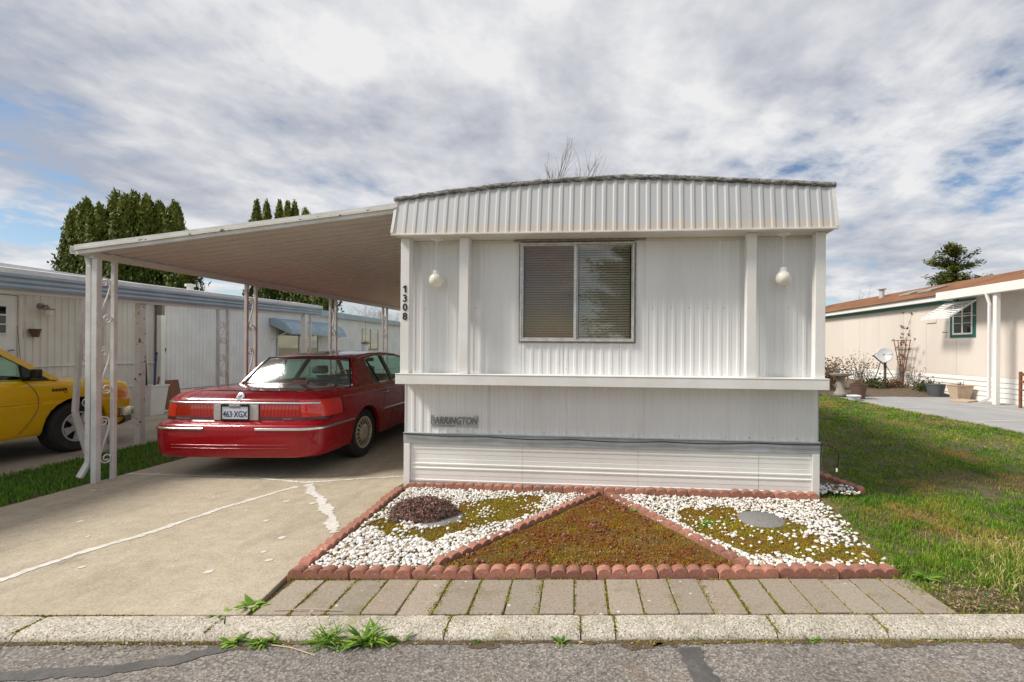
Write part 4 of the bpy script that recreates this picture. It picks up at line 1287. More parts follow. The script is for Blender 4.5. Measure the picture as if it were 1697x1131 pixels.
def wheel(parent, x, y, r, w, side, rim_r, style):
    """tyre (> tread look by grooves), rim with openings; axis along x"""
    M = Matrix.Translation((x, y, r)) @ Matrix.Rotation(R(90) * side, 4, 'Y')
    wh = MB().lathe([(rim_r, -w / 2 + .01), (rim_r + .03, -w / 2), (r - .035, -w / 2 - .004), (r - .012, -w / 2 + .012), (r - .003, -w / 2 + .03), (r, -w * .27), (r - .008, -w * .26), (r - .008, -w * .22), (r, -w * .21), (r, -w * .03), (r - .008, -w * .02), (r - .008, w * .02), (r, w * .03),
                     (r, w * .21), (r - .008, w * .22), (r - .008, w * .26), (r, w * .27), (r - .003, w / 2 - .03), (r - .012, w / 2 - .012), (r - .035, w / 2 + .004), (rim_r + .03, w / 2), (rim_r, w / 2 - .01)], 56, M).build('wheel', 'black_rubber', parent, smooth=35)
    o_ = w / 2
    rim = MB().lathe([(rim_r + .008, o_ - .012), (rim_r + .006, o_ + .002), (rim_r - .008, o_ + .004), (rim_r - .016, o_ - .006), (rim_r - .02, o_ - .05)], 48, M)
    if style == 'slots':
        n = 18; r0, r1 = rim_r * .50, rim_r * .90
        rim.lathe([(0, o_ + .006), (rim_r * .30, o_ + .006), (rim_r * .46, o_ + .002), (r0, o_ - .004), (r0 - .004, o_ - .03)], 48, M)
        rim.lathe([(r1, o_ - .03), (r1, o_ - .006), (rim_r - .014, o_ - .004)], 48, M)
        for k in range(n):
            a = 2 * math.pi * k / n
            def pp(rr, da, z): return M @ Vector((rr * math.cos(a + da), rr * math.sin(a + da), z))
            h0, h1 = .085, .07
            rim.add([pp(r0 - .003, -h0 * 1.35, o_ - .004), pp(r0 - .003, h0 * 1.35, o_ - .004), pp((r0 + r1) / 2, h1, o_ - .003), pp(r1 + .003, h0 * 1.3, o_ - .006), pp(r1 + .003, -h0 * 1.3, o_ - .006), pp((r0 + r1) / 2, -h1, o_ - .003)], [(0, 1, 2, 5), (5, 2, 3, 4)])
    else:
        n = 5; r0, r1 = rim_r * .36, rim_r * .93
        rim.lathe([(0, o_ + .012), (rim_r * .14, o_ + .012), (rim_r * .2, o_ - .004), (r0, o_ - .008), (r0, o_ - .03)], 40, M)
        for k in range(n):
            a = 2 * math.pi * k / n
            def pp(rr, da, z): return M @ Vector((rr * math.cos(a + da), rr * math.sin(a + da), z))
            rim.add([pp(r0 - .003, -.42, o_ - .008), pp(r0 - .003, .42, o_ - .008), pp(r1, .30, o_ - .004), pp(r1, -.30, o_ - .004), pp(r0, -.42, o_ - .03), pp(r0, .42, o_ - .03), pp(r1, .30, o_ - .03), pp(r1, -.30, o_ - .03)], [(0, 1, 2, 3), (0, 3, 7, 4), (1, 5, 6, 2)])
    rim.build('rim', 'alloy' if style == 'slots' else 'silver_plastic', wh, smooth=30)
    MB().lathe([(0, o_ - .05), (rim_r - .012, o_ - .05)], 32, M).build('brake_shadow', 'black_plastic', wh)
    return wh

# ---- red sedan under the carport
CAR = thing('sedan', (-4.0, 5.13, .0), 'dusty red four-door sedan parked under the white carport', 'car', R(-.3))
cb = Body(HW=[(.25, .935), (.27, .955), (.33, .966), (.48, .976), (.60, .986), (.72, .985), (.82, .972), (.88, .955), (.92, .935), (.95, .905), (.975, .86)],
          YR=[(.25, .03), (.275, .012), (.33, .004), (.40, .0), (.575, .0), (.61, .012), (.632, .05), (.645, .10), (.66, .122), (.85, .132), (.88, .145), (.92, .185), (.95, .23), (.975, .29)],
          YF=[(.25, 5.15), (.35, 5.24), (.6, 5.25), (.7, 5.2), (.85, 5.15), (.975, 4.95)],
          zmap=lambda z, y: z if z < .6 else .6 + (z - .6) * (1 - .2 * smooth01((y - 3.5) / 1.7)), arches=(1.2, 4.11), Ra=.375, za=.33)
ys = rng(4.9, 4.5, .1)[:-1] + rng(4.5, 3.72, .025)[:-1] + rng(3.72, 1.6, .1)[:-1] + rng(1.6, .80, .022)[:-1] + rng(.80, .56, .06)
zs = [.25, .26, .275, .33, .40, .48, .56, .59, .615, .632, .645, .66, .70, .76, .82, .85, .88, .905, .93, .95, .965, .975]
mb = MB(); cb.patch(mb, zs, cb.cols(ys), 0)
# boot deck and bonnet close the top
def deck_half(z, y, yr, rc):
    h = cb.hw(z, max(y, yr + rc))
    return h if y >= yr + rc else h - rc + math.sqrt(max(0, rc * rc - (yr + rc - y) ** 2))
rows = []
yr = .29; rc = .24
for k in range(15):
    y = yr + (1.26 - yr) * (k / 14) ** 1.3
    hwid = deck_half(.975, y, yr, rc)
    rows.append([cb.deform((hwid * t, y, .975 + .022 * (1 - t * t) ** .8 * min(1, .35 + (y - yr) / .3) + .008 * (y - yr))) for t in np.linspace(-1, 1, 21)])
mb.grid(rows)
rows = []
for k in range(12):
    y = 3.75 + (4.95 - 3.75) * k / 11
    yf = 4.95; rcf = .3; h = cb.hw(.975, min(y, yf - rcf))
    if y > yf - rcf: h = h - rcf + math.sqrt(max(0, rcf ** 2 - (y - yf + rcf) ** 2))
    z = cb.zmap(.975, y)
    rows.append([cb.deform((h * t, y, z + .03 * (1 - t * t))) for t in np.linspace(-1, 1, 15)])
mb.grid(rows)
body = mb.build('body', 'red_paint', CAR, smooth=32, weld=.0006)
# belt shelf between deck and bonnet along the doors (sill of the windows)
mb = MB()
for sg in (-1, 1):
    mb.grid([[(sg * cb.hw(.975, y), y, cb.zmap(.975, y)) for y in rng(1.2, 3.85, .15)], [(sg * (.80), y, cb.zmap(.975, y) + .012) for y in rng(1.2, 3.85, .15)]])
mb.build('belt_sill', 'red_paint', CAR, smooth=40)
# greenhouse: pillars, roof, glass
BZ = .985
def gx_(z): return .805 - .53 * (z - BZ) - .25 * max(0, z - 1.28)
def side_piece(name, mat, poly, off=0.0, th=.03, smooth=None):
    for sg in (-1, 1):
        MB().prism([(sg * (gx_(z) + off), y, z) for y, z in poly], (-sg * th, 0, 0)).build(name, mat, CAR, smooth=smooth)
RT = [(1.48, 1.335), (1.62, 1.372), (1.85, 1.405), (2.2, 1.432), (2.6, 1.44), (3.0, 1.42), (3.3, 1.372)]
def rt(y): return lerp_tab(RT, y)
cp = [(1.20, BZ), (1.24, 1.04), (1.33, 1.15), (1.42, 1.265), (1.48, 1.335)] + [(y, rt(y) - .035) for y in (1.62, 1.85)] + [(1.80, 1.30), (1.755, 1.12), (1.725, BZ)]
side_piece('rear_pillar', 'red_paint', cp, smooth=30)
side_piece('roof_rail', 'red_paint', [(1.80, 1.300), (1.85, 1.368)] + [(y, rt(y) - .035) for y in (2.2, 2.6, 3.0, 3.3)] + [(3.27, 1.315), (3.0, 1.355), (2.6, 1.375), (2.2, 1.368), (1.95, 1.335)], smooth=30)
side_piece('windscreen_pillar', 'red_paint', [(3.27, 1.315), (3.30, 1.34), (3.97, .955), (3.88, .955)])
side_piece('door_pillar', 'black_plastic', [(2.36, BZ - .01), (2.46, BZ - .01), (2.50, 1.375), (2.41, 1.372)], .001)
side_piece('quarter_bar', 'black_plastic', [(1.955, BZ - .01), (1.975, BZ - .01), (1.905, 1.325), (1.885, 1.32)], .001)
rows = []
for y, z in RT:
    rows.append([( (gx_(z - .035) + .004) * t, y - .05 * (1 - t * t) * (y < 1.6) + .06 * (1 - t * t) * (y > 3.2), z - .035 * abs(t) ** 3) for t in np.linspace(-1, 1, 17)])
MB().grid(rows).build('roof', 'red_paint', CAR, smooth=40, solid=.02)
def pane(poly_rows, name, mat='car_glass'):
    return MB().grid(poly_rows).build(name, mat, CAR, smooth=40)
rows = []
for k in range(9):
    t = k / 8
    y = 1.215 + .27 * t; z = BZ + .355 * t + .02 * math.sin(math.pi * t)
    hwid = .735 + (gx_(1.335) - .03 - .735) * t
    rows.append([(hwid * s, y - .055 * (1 - s * s), z + .004) for s in np.linspace(-1, 1, 17)])
pane(rows, 'rear_window', 'dusty_glass')
# black surround of the rear window
mb = MB()
e = [rows[0], rows[-1]]
mb.tube([Vector(p) + Vector((0, -.004, .003)) for p in rows[0]], .011, 6); mb.tube([Vector(p) + Vector((0, -.004, .003)) for p in rows[-1]], .010, 6)
for s in (0, -1): mb.tube([Vector(r[s]) + Vector((0, -.003, .002)) for r in rows], .011, 6)
mb.build('rear_window_seal', 'black_plastic', CAR, smooth=60)
for sg in (-1, 1):
    mb = MB()
    mb.add([(sg * (gx_(z) - .012), y, z) for y, z in [(1.735, BZ), (1.96, BZ), (1.90, 1.325), (1.815, 1.30), (1.765, 1.12)]], [(0, 1, 2, 3, 4)]); mb.build('quarter_window', 'car_glass', CAR); mb = MB()
    mb.add([(sg * (gx_(z) - .012), y, z) for y, z in [(1.97, BZ), (2.38, BZ), (2.42, 1.375), (2.2, 1.368), (1.905, 1.328)]], [(0, 1, 2, 3, 4)]); mb.build('rear_door_window', 'car_glass', CAR); mb = MB()
    mb.add([(sg * (gx_(z) - .012), y, z) for y, z in [(2.45, BZ), (3.84, BZ - .02), (3.28, 1.315), (3.0, 1.355), (2.6, 1.375), (2.49, 1.376)]], [(0, 1, 2, 3, 4, 5)])
    mb.build('front_door_window', 'car_glass', CAR)
rows = [[((.76 - .14 * t) * s, 3.95 - .62 * t + .10 * (1 - s * s), .965 + .36 * t) for s in np.linspace(-1, 1, 11)] for t in (0, .5, 1)]
pane(rows, 'windscreen')
mb = MB()
for sg in (-1, 1):
    p = [(1.725, BZ - .004), (1.755, 1.12), (1.80, 1.305), (1.85, 1.328), (1.95, 1.340), (2.2, 1.372), (2.6, 1.379), (3.0, 1.358), (3.27, 1.318), (3.88, .957)]
    mb.tube([(sg * (gx_(z) + .004), y, z) for y, z in p], .006, 5); mb.tube([(sg * (gx_(BZ) + .006), y, BZ - .006) for y in rng(1.725, 3.88, .2)], .008, 5)
tag(mb.build('window_trim', 'chrome', CAR, smooth=60), kind='stuff')
# interior: floor, seats, shelf, dash, wheel
MB().box(-.80, .80, .9, 4.0, .30, .36).build('floor', 'dark_void', CAR)
MB().box(-.82, .82, .30, 5.0, .20, .30).build('underbody', 'dark_void', CAR)
MB().grid([[(x, y, z) for x in (-.74, -.3, .3, .74)] for y, z in ((1.19, .982), (1.5, .965), (1.62, .955))]).build('parcel_shelf', 'parcel_shelf', CAR, solid=.02)
mb = MB(); mb.prism([(-.70, 1.58, .45), (-.70, 1.62, .97), (-.70, 1.72, .985), (-.70, 1.86, .55), (-.70, 2.25, .55), (-.70, 2.25, .36), (-.70, 1.6, .36)], (1.40, 0, 0)); mb.build('rear_seat', 'seat_cloth', CAR, bevel=.04)
for x in (-.38, .38):
    st = MB(); st.prism([(x - .26, 2.55, .45), (x - .26, 2.38, 1.02), (x - .26, 2.46, 1.06), (x - .26, 2.72, .58), (x - .26, 3.15, .60), (x - .26, 3.15, .40)], (.52, 0, 0))
    so = st.build('front_seat', 'seat_cloth', CAR, bevel=.05)
    MB().box(x - .13, x + .13, 2.34, 2.43, 1.07, 1.20).build('headrest', 'seat_cloth', so, bevel=.035)
mb = MB(); mb.prism([(-.74, 3.45, .70), (-.74, 3.5, .93), (-.74, 3.95, .965), (-.74, 3.95, .5), (-.74, 3.55, .5)], (1.48, 0, 0)); mb.build('dashboard', 'black_plastic', CAR, bevel=.03)
mb = MB(); M_ = Matrix.Translation((-.38, 3.32, .92)) @ Matrix.Rotation(R(-62), 4, 'X')
mb.lathe([(.19 + .014 * math.cos(a), .014 * math.sin(a)) for a in np.linspace(0, 2 * math.pi, 9)[:-1]], 32, M_, closed=True)
mb.bar(M_ @ Vector((-.18, 0, 0)), M_ @ Vector((.18, 0, 0)), .04, .02); mb.bar(M_ @ Vector((0, 0, 0)), M_ @ Vector((0, -.18, 0)), .04, .02)
mb.build('steering_wheel', 'black_plastic', CAR, smooth=50)
MB().box(-.11, .11, 1.27, 1.33, 1.0, 1.035).build('high_brake_light', 'lamp_red', CAR, bevel=.008)
mb = MB(); mb.tube([(0, 3.28, 1.335), (0, 3.2, 1.30)], .01, 6); mb.box(-.12, .12, 3.17, 3.2, 1.255, 1.315); mb.build('mirror', 'black_plastic', CAR, bevel=.006)
# lamps, trim and badges of the tail
rcols = lambda a, b: [('r', t) for t in rng(a, b, .06)]
ccols = lambda a, b: [('rc', t) for t in rng(a, b, .1)]
def lampset(name, mat, z0, z1, cols, off=.006):
    for sg, nm in ((1, name), (-1, name)):
        mb = cb.trim((z0, z1), cols, off, mirror=False)
        if sg < 0: mb.v = [(-x, y, z) for x, y, z in mb.v]
        mb.build(nm, mat, CAR, smooth=40)
lampset('lamp_seal', 'black_plastic', .684, .896, ccols(1.0, .0) + [('s', .60)], .003)
lampset('tail_lamp', 'lamp_red', .692, .838, rcols(.37, 1.0)[0:] , .006)
lampset('tail_lamp', 'lamp_red_bright', .692, .888, ccols(0.98, .0)[::1] + [('s', .56), ('s', .50)][:1], .006)
lampset('lamp_base', 'lamp_dark', .658, .690, rcols(.37, 1.0) + ccols(.9, .0), .006)
for sg in (1, -1):
    mb = MB()
    for t_ in rng(.42, .97, .055):
        a_, b_ = cb.pt(.70, ('r', t_), .0068), cb.pt(.832, ('r', t_ + .03), .0068)
        mb.tube([(sg * a_[0], a_[1], a_[2]), (sg * b_[0], b_[1], b_[2])], .0018, 4)
    tag(mb.build('lens_ribs', 'lamp_red_deep', CAR), kind='stuff')
cb.trim((.842, .866), [('r', t) for t in rng(0, 1, .08)] + ccols(.9, .45), .013).build('boot_strip', 'chrome', CAR, smooth=50)
for z0_, z1_ in ((.352, .364), (.388, .400)):
    cb.trim((z0_, z1_), [('r', t) for t in rng(0, .90, .08)], .008).build('bumper_rib', 'red_paint', CAR, smooth=50)
for sg in (1, -1):
    mb = cb.trim((.560, .588), rcols(.40, 1.0) + ccols(.9, .0) + [('s', y) for y in (.56, .65, .75, .84)], .010, mirror=False)
    if sg < 0: mb.v = [(-x, y, z) for x, y, z in mb.v]
    mb.build('bumper_trim', 'chrome', CAR, smooth=50)
    mb = cb.trim((.585, .610), [('s', y) for y in rng(1.72, 2.9, .1)], .012, mirror=False)
    if sg < 0: mb.v = [(-x, y, z) for x, y, z in mb.v]
    mb.build('door_trim', 'chrome', CAR, smooth=50)
    mb = MB(); mb.tube([(sg * v[0], v[1], v[2]) for v in [cb.pt(.885, c, .002) for c in [('s', y) for y in rng(.62, 3.6, .1)]]], .0022, 4); mb.build('pinstripe', 'silver_plastic', CAR)
    mb = MB(); x_ = cb.hw(.846, 1.76)
    mb.tube([(sg * (x_ + .002), 1.69, .842), (sg * (x_ + .026), 1.70, .846), (sg * (x_ + .028), 1.76, .848), (sg * (x_ + .026), 1.82, .848), (sg * (x_ + .002), 1.83, .846)], .011, 8); mb.build('door_handle', 'chrome', CAR, smooth=60)
    MB().box(min(sg * (x_ - .004), sg * (x_ + .006)), max(sg * (x_ - .004), sg * (x_ + .006)), 1.685, 1.835, .826, .872).build('handle_recess', 'black_plastic', CAR, bevel=.004)
    # shut lines
    mb = MB()
    mb.tube([(sg * v[0], v[1], v[2]) for v in [cb.pt(z, ('s', 1.61 + .14 * smooth01((z - .55) / .3)), .0004, False) for z in rng(.72, .97, .03)]], .0028, 4)
    mb.tube([(sg * v[0], v[1], v[2]) for v in [cb.pt(z, ('s', 2.42), .0004, False) for z in rng(.34, .97, .05)]], .0028, 4)
    mb.tube([(sg * v[0], v[1], v[2]) for v in [cb.pt(z, ('r', 1.0 - .12 * smooth01((z - .66) / .3)), .0006) for z in rng(.66, .975, .03)]], .003, 4)
    mb.tube([(sg * (.66 + .06 * smooth01((y - .3) / .8)), y, .985 + .006 * (y - .3)) for y in rng(.32, 1.2, .1)], .0028, 4)
    tag(mb.build('shut_lines', 'black_plastic', CAR), kind='stuff')
# plate with its silver housing
rear = lambda x, z, off=0: cb.deform((x, lerp_tab(cb.YR, z) - off, z))
mb = MB(); mb.prism([(-.255, .128, .655), (.255, .128, .655), (.255, .128, .838), (-.255, .128, .838)], (0, -.022, 0)); hs = mb.build('plate_housing', 'silver_plastic', CAR, bevel=.008)
for sg in (-1, 1): MB().lathe([(0, -.012), (.03, -.008), (.05, 0)], 20, Matrix.Translation((sg * .205, .106, .745)) @ Matrix.Rotation(R(90), 4, 'X') @ Matrix.Scale(1.4, 4, (0, 1, 0))).build('reverse_lamp', 'lamp_clear', hs, smooth=60)
fr = MB()
for b in ((-.160, .160, .815, .846), (-.160, .160, .660, .675), (-.160, -.150, .675, .815), (.150, .160, .675, .815)): fr.box(b[0], b[1], .088, .104, b[2], b[3])
plate = fr.build('plate_frame', 'black_plastic', CAR, bevel=.003)
MB().box(-.152, .152, .096, .1005, .668, .820).build('number_plate', 'plate_white', plate)
mb = MB(); text_mesh(mb, '463\u00b7XGX', .098, (0, .0945, .697), (1, 0, 0), (0, 0, 1), .003, 0, .72, offset=.001); tag(mb.build('plate_number', 'plate_blue', plate), kind='stuff')
mb = MB(); text_mesh(mb, 'ABADIAN', .032, (0, .0868, .820), (1, 0, 0), (0, 0, 1), .002, 0, .95, offset=.0006); tag(mb.build('frame_lettering', 'plate_white', plate), kind='stuff')
mb = MB(); text_mesh(mb, 'WASHINGTON', .018, (0, .0945, .797), (1, 0, 0), (0, 0, 1), .002, 0, 1.0); tag(mb.build('state_lettering', 'lamp_red', plate), kind='stuff')
# round emblem on the boot lid
yy = lerp_tab(cb.YR, .918) - .003
M_ = Matrix.Translation((0, yy, .918)) @ Matrix.Rotation(R(90 - 28), 4, 'X')
em = MB().lathe([(0, -.006 + .012), (.038, .012), (.046, .010), (.048, 0)], 28, M_).build('emblem', 'chrome', CAR, smooth=40, weld=1e-5)
mb = MB()
for dz in (-.012, .0, .012): mb.tube([M_ @ Vector((-.016, dz - .012, .0135)), M_ @ Vector((.004, dz, .0135)), M_ @ Vector((.014, dz + .012, .0135))], .0022, 5)
tag(mb.build('emblem_bars', 'black_plastic', em), kind='stuff')
for x, s_, w_ in ((-.62, 'GRAND MARQUIS', .80), (.58, 'MERCURY', .9)):
    mb = MB(); text_mesh(mb, s_, .026, (x, lerp_tab(cb.YR, .674) - .0095 + cb.bow * (x / .98) ** 2, .665), (1, .10 * (1 if x > 0 else -1) * .5, 0), (0, 0, 1), .003, 0, w_)
    tag(mb.build('badge', 'chrome', CAR), kind='stuff')
MB().lathe([(0, -.006), (.012, -.005), (.014, 0)], 16, Matrix.Translation((.33, .128, .775)) @ Matrix.Rotation(R(90), 4, 'X')).build('boot_lock', 'chrome', CAR, smooth=40)
for ya in (1.2, 4.11):
    for sg in (-1, 1):
        wheel(CAR, sg * .825, ya, .335, .225, sg, .212, 'slots')
        mb = MB(); M_ = Matrix.Translation((sg * .62, ya, .33)) @ Matrix.Rotation(R(90), 4, 'Y')
        prof = []
        mb.grid([[(sg * x, ya + .378 * math.cos(a), .33 + .378 * math.sin(a)) for a in rng(-.2, math.pi + .2, .15)] for x in (.55, .972)])
        mb.grid([[(sg * .55, ya + q * math.cos(a), .33 + q * math.sin(a)) for a in rng(-.2, math.pi + .2, .15)] for q in (.0, .378)])
        mb.build('wheel_well', 'dark_void', CAR)
mb = MB(); mb.tube([(.45, .45, .27), (.45, .22, .27)], .03, 10); mb.build('exhaust', 'black_plastic', CAR)

# ---- yellow pickup in the neighbouring carport
TRK = thing('pickup_truck', (-8.06, 2.77, 0), 'bright yellow pickup truck parked nose in at the neighbouring home', 'pickup truck')
tb = Body(HW=[(.30, .80), (.34, .825), (.42, .845), (.62, .86), (.72, .868), (.745, .858), (.80, .862), (.90, .855), (.98, .835), (1.02, .81), (1.06, .76)],
          YR=[(.30, .05), (.4, 0), (1.06, 0)], YF=[(.30, 4.50), (.42, 4.58), (.60, 4.60), (.80, 4.58), (.95, 4.575), (1.02, 4.56), (1.06, 4.50)],
          rc=.08, rcf=.12, bow=.0, bowf=.06, taper=.012, zmap=lambda z, y: z if z < .6 else .6 + (z - .6) * lerp_tab([(2.9, 1.), (3.4, .965), (3.8, .895), (4.1, .845), (4.3, .805), (4.45, .77), (4.6, .72)], y), arches=(.95, 3.75), Ra=.42, za=.37)
ys = rng(4.35, 4.2, .05)[:-1] + rng(4.2, 3.3, .025)[:-1] + rng(3.3, 1.4, .12)[:-1] + rng(1.4, .5, .03)[:-1] + rng(.5, .2, .1)
zs = [.30, .34, .42, .52, .62, .70, .725, .745, .77, .82, .88, .94, .98, 1.0, 1.02, 1.04, 1.06]
mb = MB(); tb.patch(mb, zs, tb.cols(ys), 0)
rows = []
for k in range(14):
    y = 3.35 + (4.50 - 3.35) * k / 13
    yf = 4.50; rcf = .12; h = tb.hw(1.06, min(y, yf - rcf))
    if y > yf - rcf: h = h - rcf + math.sqrt(max(0, rcf ** 2 - (y - yf + rcf) ** 2))
    rows.append([tb.deform((h * t, y, tb.zmap(1.06, y) + .045 * (1 - t * t) ** .7)) for t in np.linspace(-1, 1, 17)])
mb.grid(rows)
mb.build('body', 'yellow_paint', TRK, smooth=30, weld=.0006)
# bed, cab
bx = MB(); bx.box(-.72, .72, .06, 1.58, .55, .60); bx.build('load_floor', 'black_plastic', TRK)
MB().box(-.80, .80, 1.58, 1.66, .4, 1.05).build('load_bulkhead', 'yellow_paint', TRK)
def tx(z): return .80 - .36 * (z - 1.05)
CABP = [(1.72, 1.04), (1.80, 1.56), (1.95, 1.63), (2.72, 1.63), (2.86, 1.58), (3.50, 1.05)]
def tside(poly, name, mat, off=0, th=.04):
    for sg in (-1, 1): MB().prism([(sg * (tx(z) + off), y, z) for y, z in poly], (-sg * th, 0, 0)).build(name, mat, TRK)
tside([(1.72, 1.03), (1.80, 1.56), (1.95, 1.63), (2.02, 1.55), (1.90, 1.53), (1.84, 1.03)], 'rear_pillar', 'yellow_paint')
tside([(1.95, 1.63), (2.72, 1.63), (2.86, 1.58), (2.80, 1.53), (2.70, 1.56), (2.02, 1.55)], 'roof_rail', 'yellow_paint')
tside([(2.86, 1.58), (3.55, 1.03), (3.44, 1.03), (2.80, 1.53)], 'windscreen_pillar', 'yellow_paint')
tside([(3.17, 1.235), (3.43, 1.04), (3.14, 1.04)], 'quarter_cover', 'black_plastic', .002)
tside([(2.22, 1.04), (2.28, 1.04), (2.28, 1.555), (2.22, 1.555)], 'door_pillar', 'black_plastic', .001)
for sg in (-1, 1):
    mb = MB()
    mb.add([(sg * (tx(z) - .015), y, z) for y, z in [(1.84, 1.03), (1.90, 1.53), (2.02, 1.55), (2.70, 1.56), (2.80, 1.53), (3.44, 1.03)]], [(0, 1, 2, 3, 4, 5)])
    mb.build('side_window', 'car_glass', TRK)
MB().grid([[(tx(1.60) * t, y, 1.60 + .035 * (1 - t * t) - (.03 if y in (1.82, 2.84) else 0)) for t in np.linspace(-1, 1, 11)] for y in (1.82, 1.95, 2.3, 2.72, 2.84)]).build('roof', 'yellow_paint', TRK, smooth=40, solid=.02)
MB().grid([[((.78 - .19 * t) * s, 3.53 - .67 * t + .06 * (1 - s * s), 1.05 + .52 * t) for s in np.linspace(-1, 1, 9)] for t in (0, .5, 1)]).build('windscreen', 'car_glass', TRK, smooth=40)
MB().grid([[((.76 - .17 * t) * s, 1.73 + .08 * t, 1.05 + .50 * t) for s in (-1, 0, 1)] for t in (0, 1)]).build('rear_window', 'car_glass', TRK)
MB().box(-.74, .74, 1.7, 3.4, .40, .46).build('floor', 'dark_void', TRK); MB().box(-.70, .70, .1, 4.4, .30, .40).build('chassis', 'dark_void', TRK)
mb = MB(); mb.prism([(-.65, 1.9, .5), (-.65, 1.86, 1.12), (-.65, 1.96, 1.14), (-.65, 2.12, .72), (-.65, 2.6, .72), (-.65, 2.6, .5)], (1.3, 0, 0)); mb.build('bench_seat', 'seat_cloth', TRK, bevel=.05)
mb = MB(); mb.prism([(-.74, 2.95, .75), (-.74, 3.0, 1.0), (-.74, 3.5, 1.04), (-.74, 3.5, .6)], (1.48, 0, 0)); mb.build('dashboard', 'black_plastic', TRK, bevel=.03)
for sg in (-1, 1):
    mb = MB(); x_ = .80
    mb.box(*sorted((sg * .80, sg * .86)), 3.12, 3.26, 1.06, 1.10); mb.prism([(sg * .85, 3.16, 1.06), (sg * .98, 3.13, 1.07), (sg * .98, 3.13, 1.19), (sg * .86, 3.16, 1.19)], (0, .08, 0))
    mi = mb.build('door_mirror', 'black_plastic', TRK, bevel=.02)
    # corner lamps, badge, arch lips, shut line, sill
    mb = tb.trim((.70, .90), [('fc', t) for t in rng(.85, .0, .12)] + [('s', 4.33)], .006, mirror=False)
    if sg < 0: mb.v = [(-x, y, z) for x, y, z in mb.v]
    mb.build('corner_lamp', 'lamp_amber', TRK, smooth=40)
    mb = tb.trim((.71, .90), [('f', t) for t in rng(.45, 1.0, .1)] + [('fc', t) for t in (1.0, .92)], .004, mirror=False)
    if sg < 0: mb.v = [(-x, y, z) for x, y, z in mb.v]
    mb.build('headlamp', 'lamp_clear', TRK, smooth=40)
    mb = MB(); mb.tube([(sg * v[0], v[1], v[2]) for v in [tb.pt(z, ('s', 3.02 + .24 * math.sin(math.pi * min(1, (z - .30) / .9)) ), .0006, False) for z in rng(.34, 1.05, .03)]], .004, 4)
    mb.tube([(sg * v[0], v[1], v[2]) for v in [tb.pt(.735, ('s', y), .0004, False) for y in rng(1.7, 3.3, .1)]], .003, 4)
    tag(mb.build('shut_lines', 'black_plastic', TRK), kind='stuff')
    mb = MB(); v = tb.pt(.90, ('s', 3.52), .004, False)
    if sg > 0:
        text_mesh(mb, 'RANGER', .055, (v[0], 3.50, v[2] - .01), (0, 1, 0), (0, 0, 1), .004, .25, .85, offset=.001); tag(mb.build('badge', 'digit_black', TRK), kind='stuff')
        mb = MB(); text_mesh(mb, 'XLT', .034, (v[0], 3.58, v[2] - .045), (0, 1, 0), (0, 0, 1), .004, .25, .85); tag(mb.build('badge', 'lamp_red', TRK), kind='stuff')
    for ya in (.95, 3.75):
        wheel(TRK, sg * .745, ya, .35, .22, sg, .205, 'spokes')
        mb = MB()
        mb.grid([[(sg * x, ya + .424 * math.cos(a), .37 + .424 * math.sin(a)) for a in rng(-.15, math.pi + .15, .12)] for x in (.45, .845)])
        mb.grid([[(sg * .45, ya + q * math.cos(a), .37 + q * math.sin(a)) for a in rng(-.15, math.pi + .15, .12)] for q in (.0, .424)])
        mb.build('wheel_well', 'dark_void', TRK)
bp = MB()
path = [(-.86, 4.30), (-.87, 4.45), (-.80, 4.62), (-.5, 4.72), (0, 4.74), (.5, 4.72), (.80, 4.62), (.87, 4.45), (.86, 4.30)]
rows = [[(x * s_, y + o_, z) for x, y in path] for z, s_, o_ in ((.40, .97, -.03), (.42, 1.0, .0), (.50, 1.0, .01), (.545, 1.0, 0), (.56, .97, -.03), (.56, .9, -.08))]
bp.grid(rows); bp.build('front_bumper', 'chrome', TRK, smooth=30)
MB().grid([[(x * s_, y + o_, z) for x, y in path[1:-1]] for z, s_, o_ in ((.26, .88, -.14), (.32, .97, -.04), (.398, .97, -.05))]).build('air_dam', 'black_plastic', TRK, smooth=40)
gr = MB().box(-.42, .42, 4.575, 4.60, .66, .86).build('grille', 'black_plastic', TRK)
mb = MB(); mb.tube([(.62, 3.28, 1.05), (.62, 3.28, 1.075)], [.03, .012], 8); mb.tube([(.62, 3.28, 1.07), (.62, 3.22, 1.75)], .0025, 5); mb.build('aerial', 'black_plastic', TRK)
tb.trim((.30, .36), [('s', y) for y in rng(1.42, 3.28, .1)], .004).build('sill', 'yellow_paint', TRK)
# ------------------------------------------------------------------ neighbouring home to the west, with its own carport
NB = thing('mobile_home', (-10.0, 12, 0), 'long grey-white mobile home with blue gutter behind the yellow pickup', 'mobile home')
def ribbed_wall(parent, name, x, ya, yb, za, zb, mat, pitch=.17, amp=.018, face=1):
    """ribbed sheet wall in the plane x, facing +x (face=1) or -x"""
    pr = rib_profile(ya, yb, pitch, amp, .45, ya, .14)
    return MB().grid([[(x + face * a, y, z) for y, a in pr] for z in (za, zb)]).build(name, mat, parent, world=True, smooth=20)
MB().box(-14.2, -10.15, 2.0, 30, .40, 2.72).build('carcass', 'neighbour_wall', NB, world=True)
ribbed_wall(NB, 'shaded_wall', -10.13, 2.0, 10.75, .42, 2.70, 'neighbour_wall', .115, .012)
ribbed_wall(NB, 'white_wall', -9.98, 10.83, 30, .45, 2.70, 'neighbour_white', .115, .012)
MB().box(-10.14, -9.965, 10.76, 10.828, .0, 2.70).build('end_face_shade', 'bronze_trim_and_shade', NB, world=True)  # dark colour stands for shade on the end face of the white wall
MB().box(-10.125, -10.10, 2.0, 10.75, 1.10, 1.125).build('wall_seam', 'neighbour_white', NB, world=True)
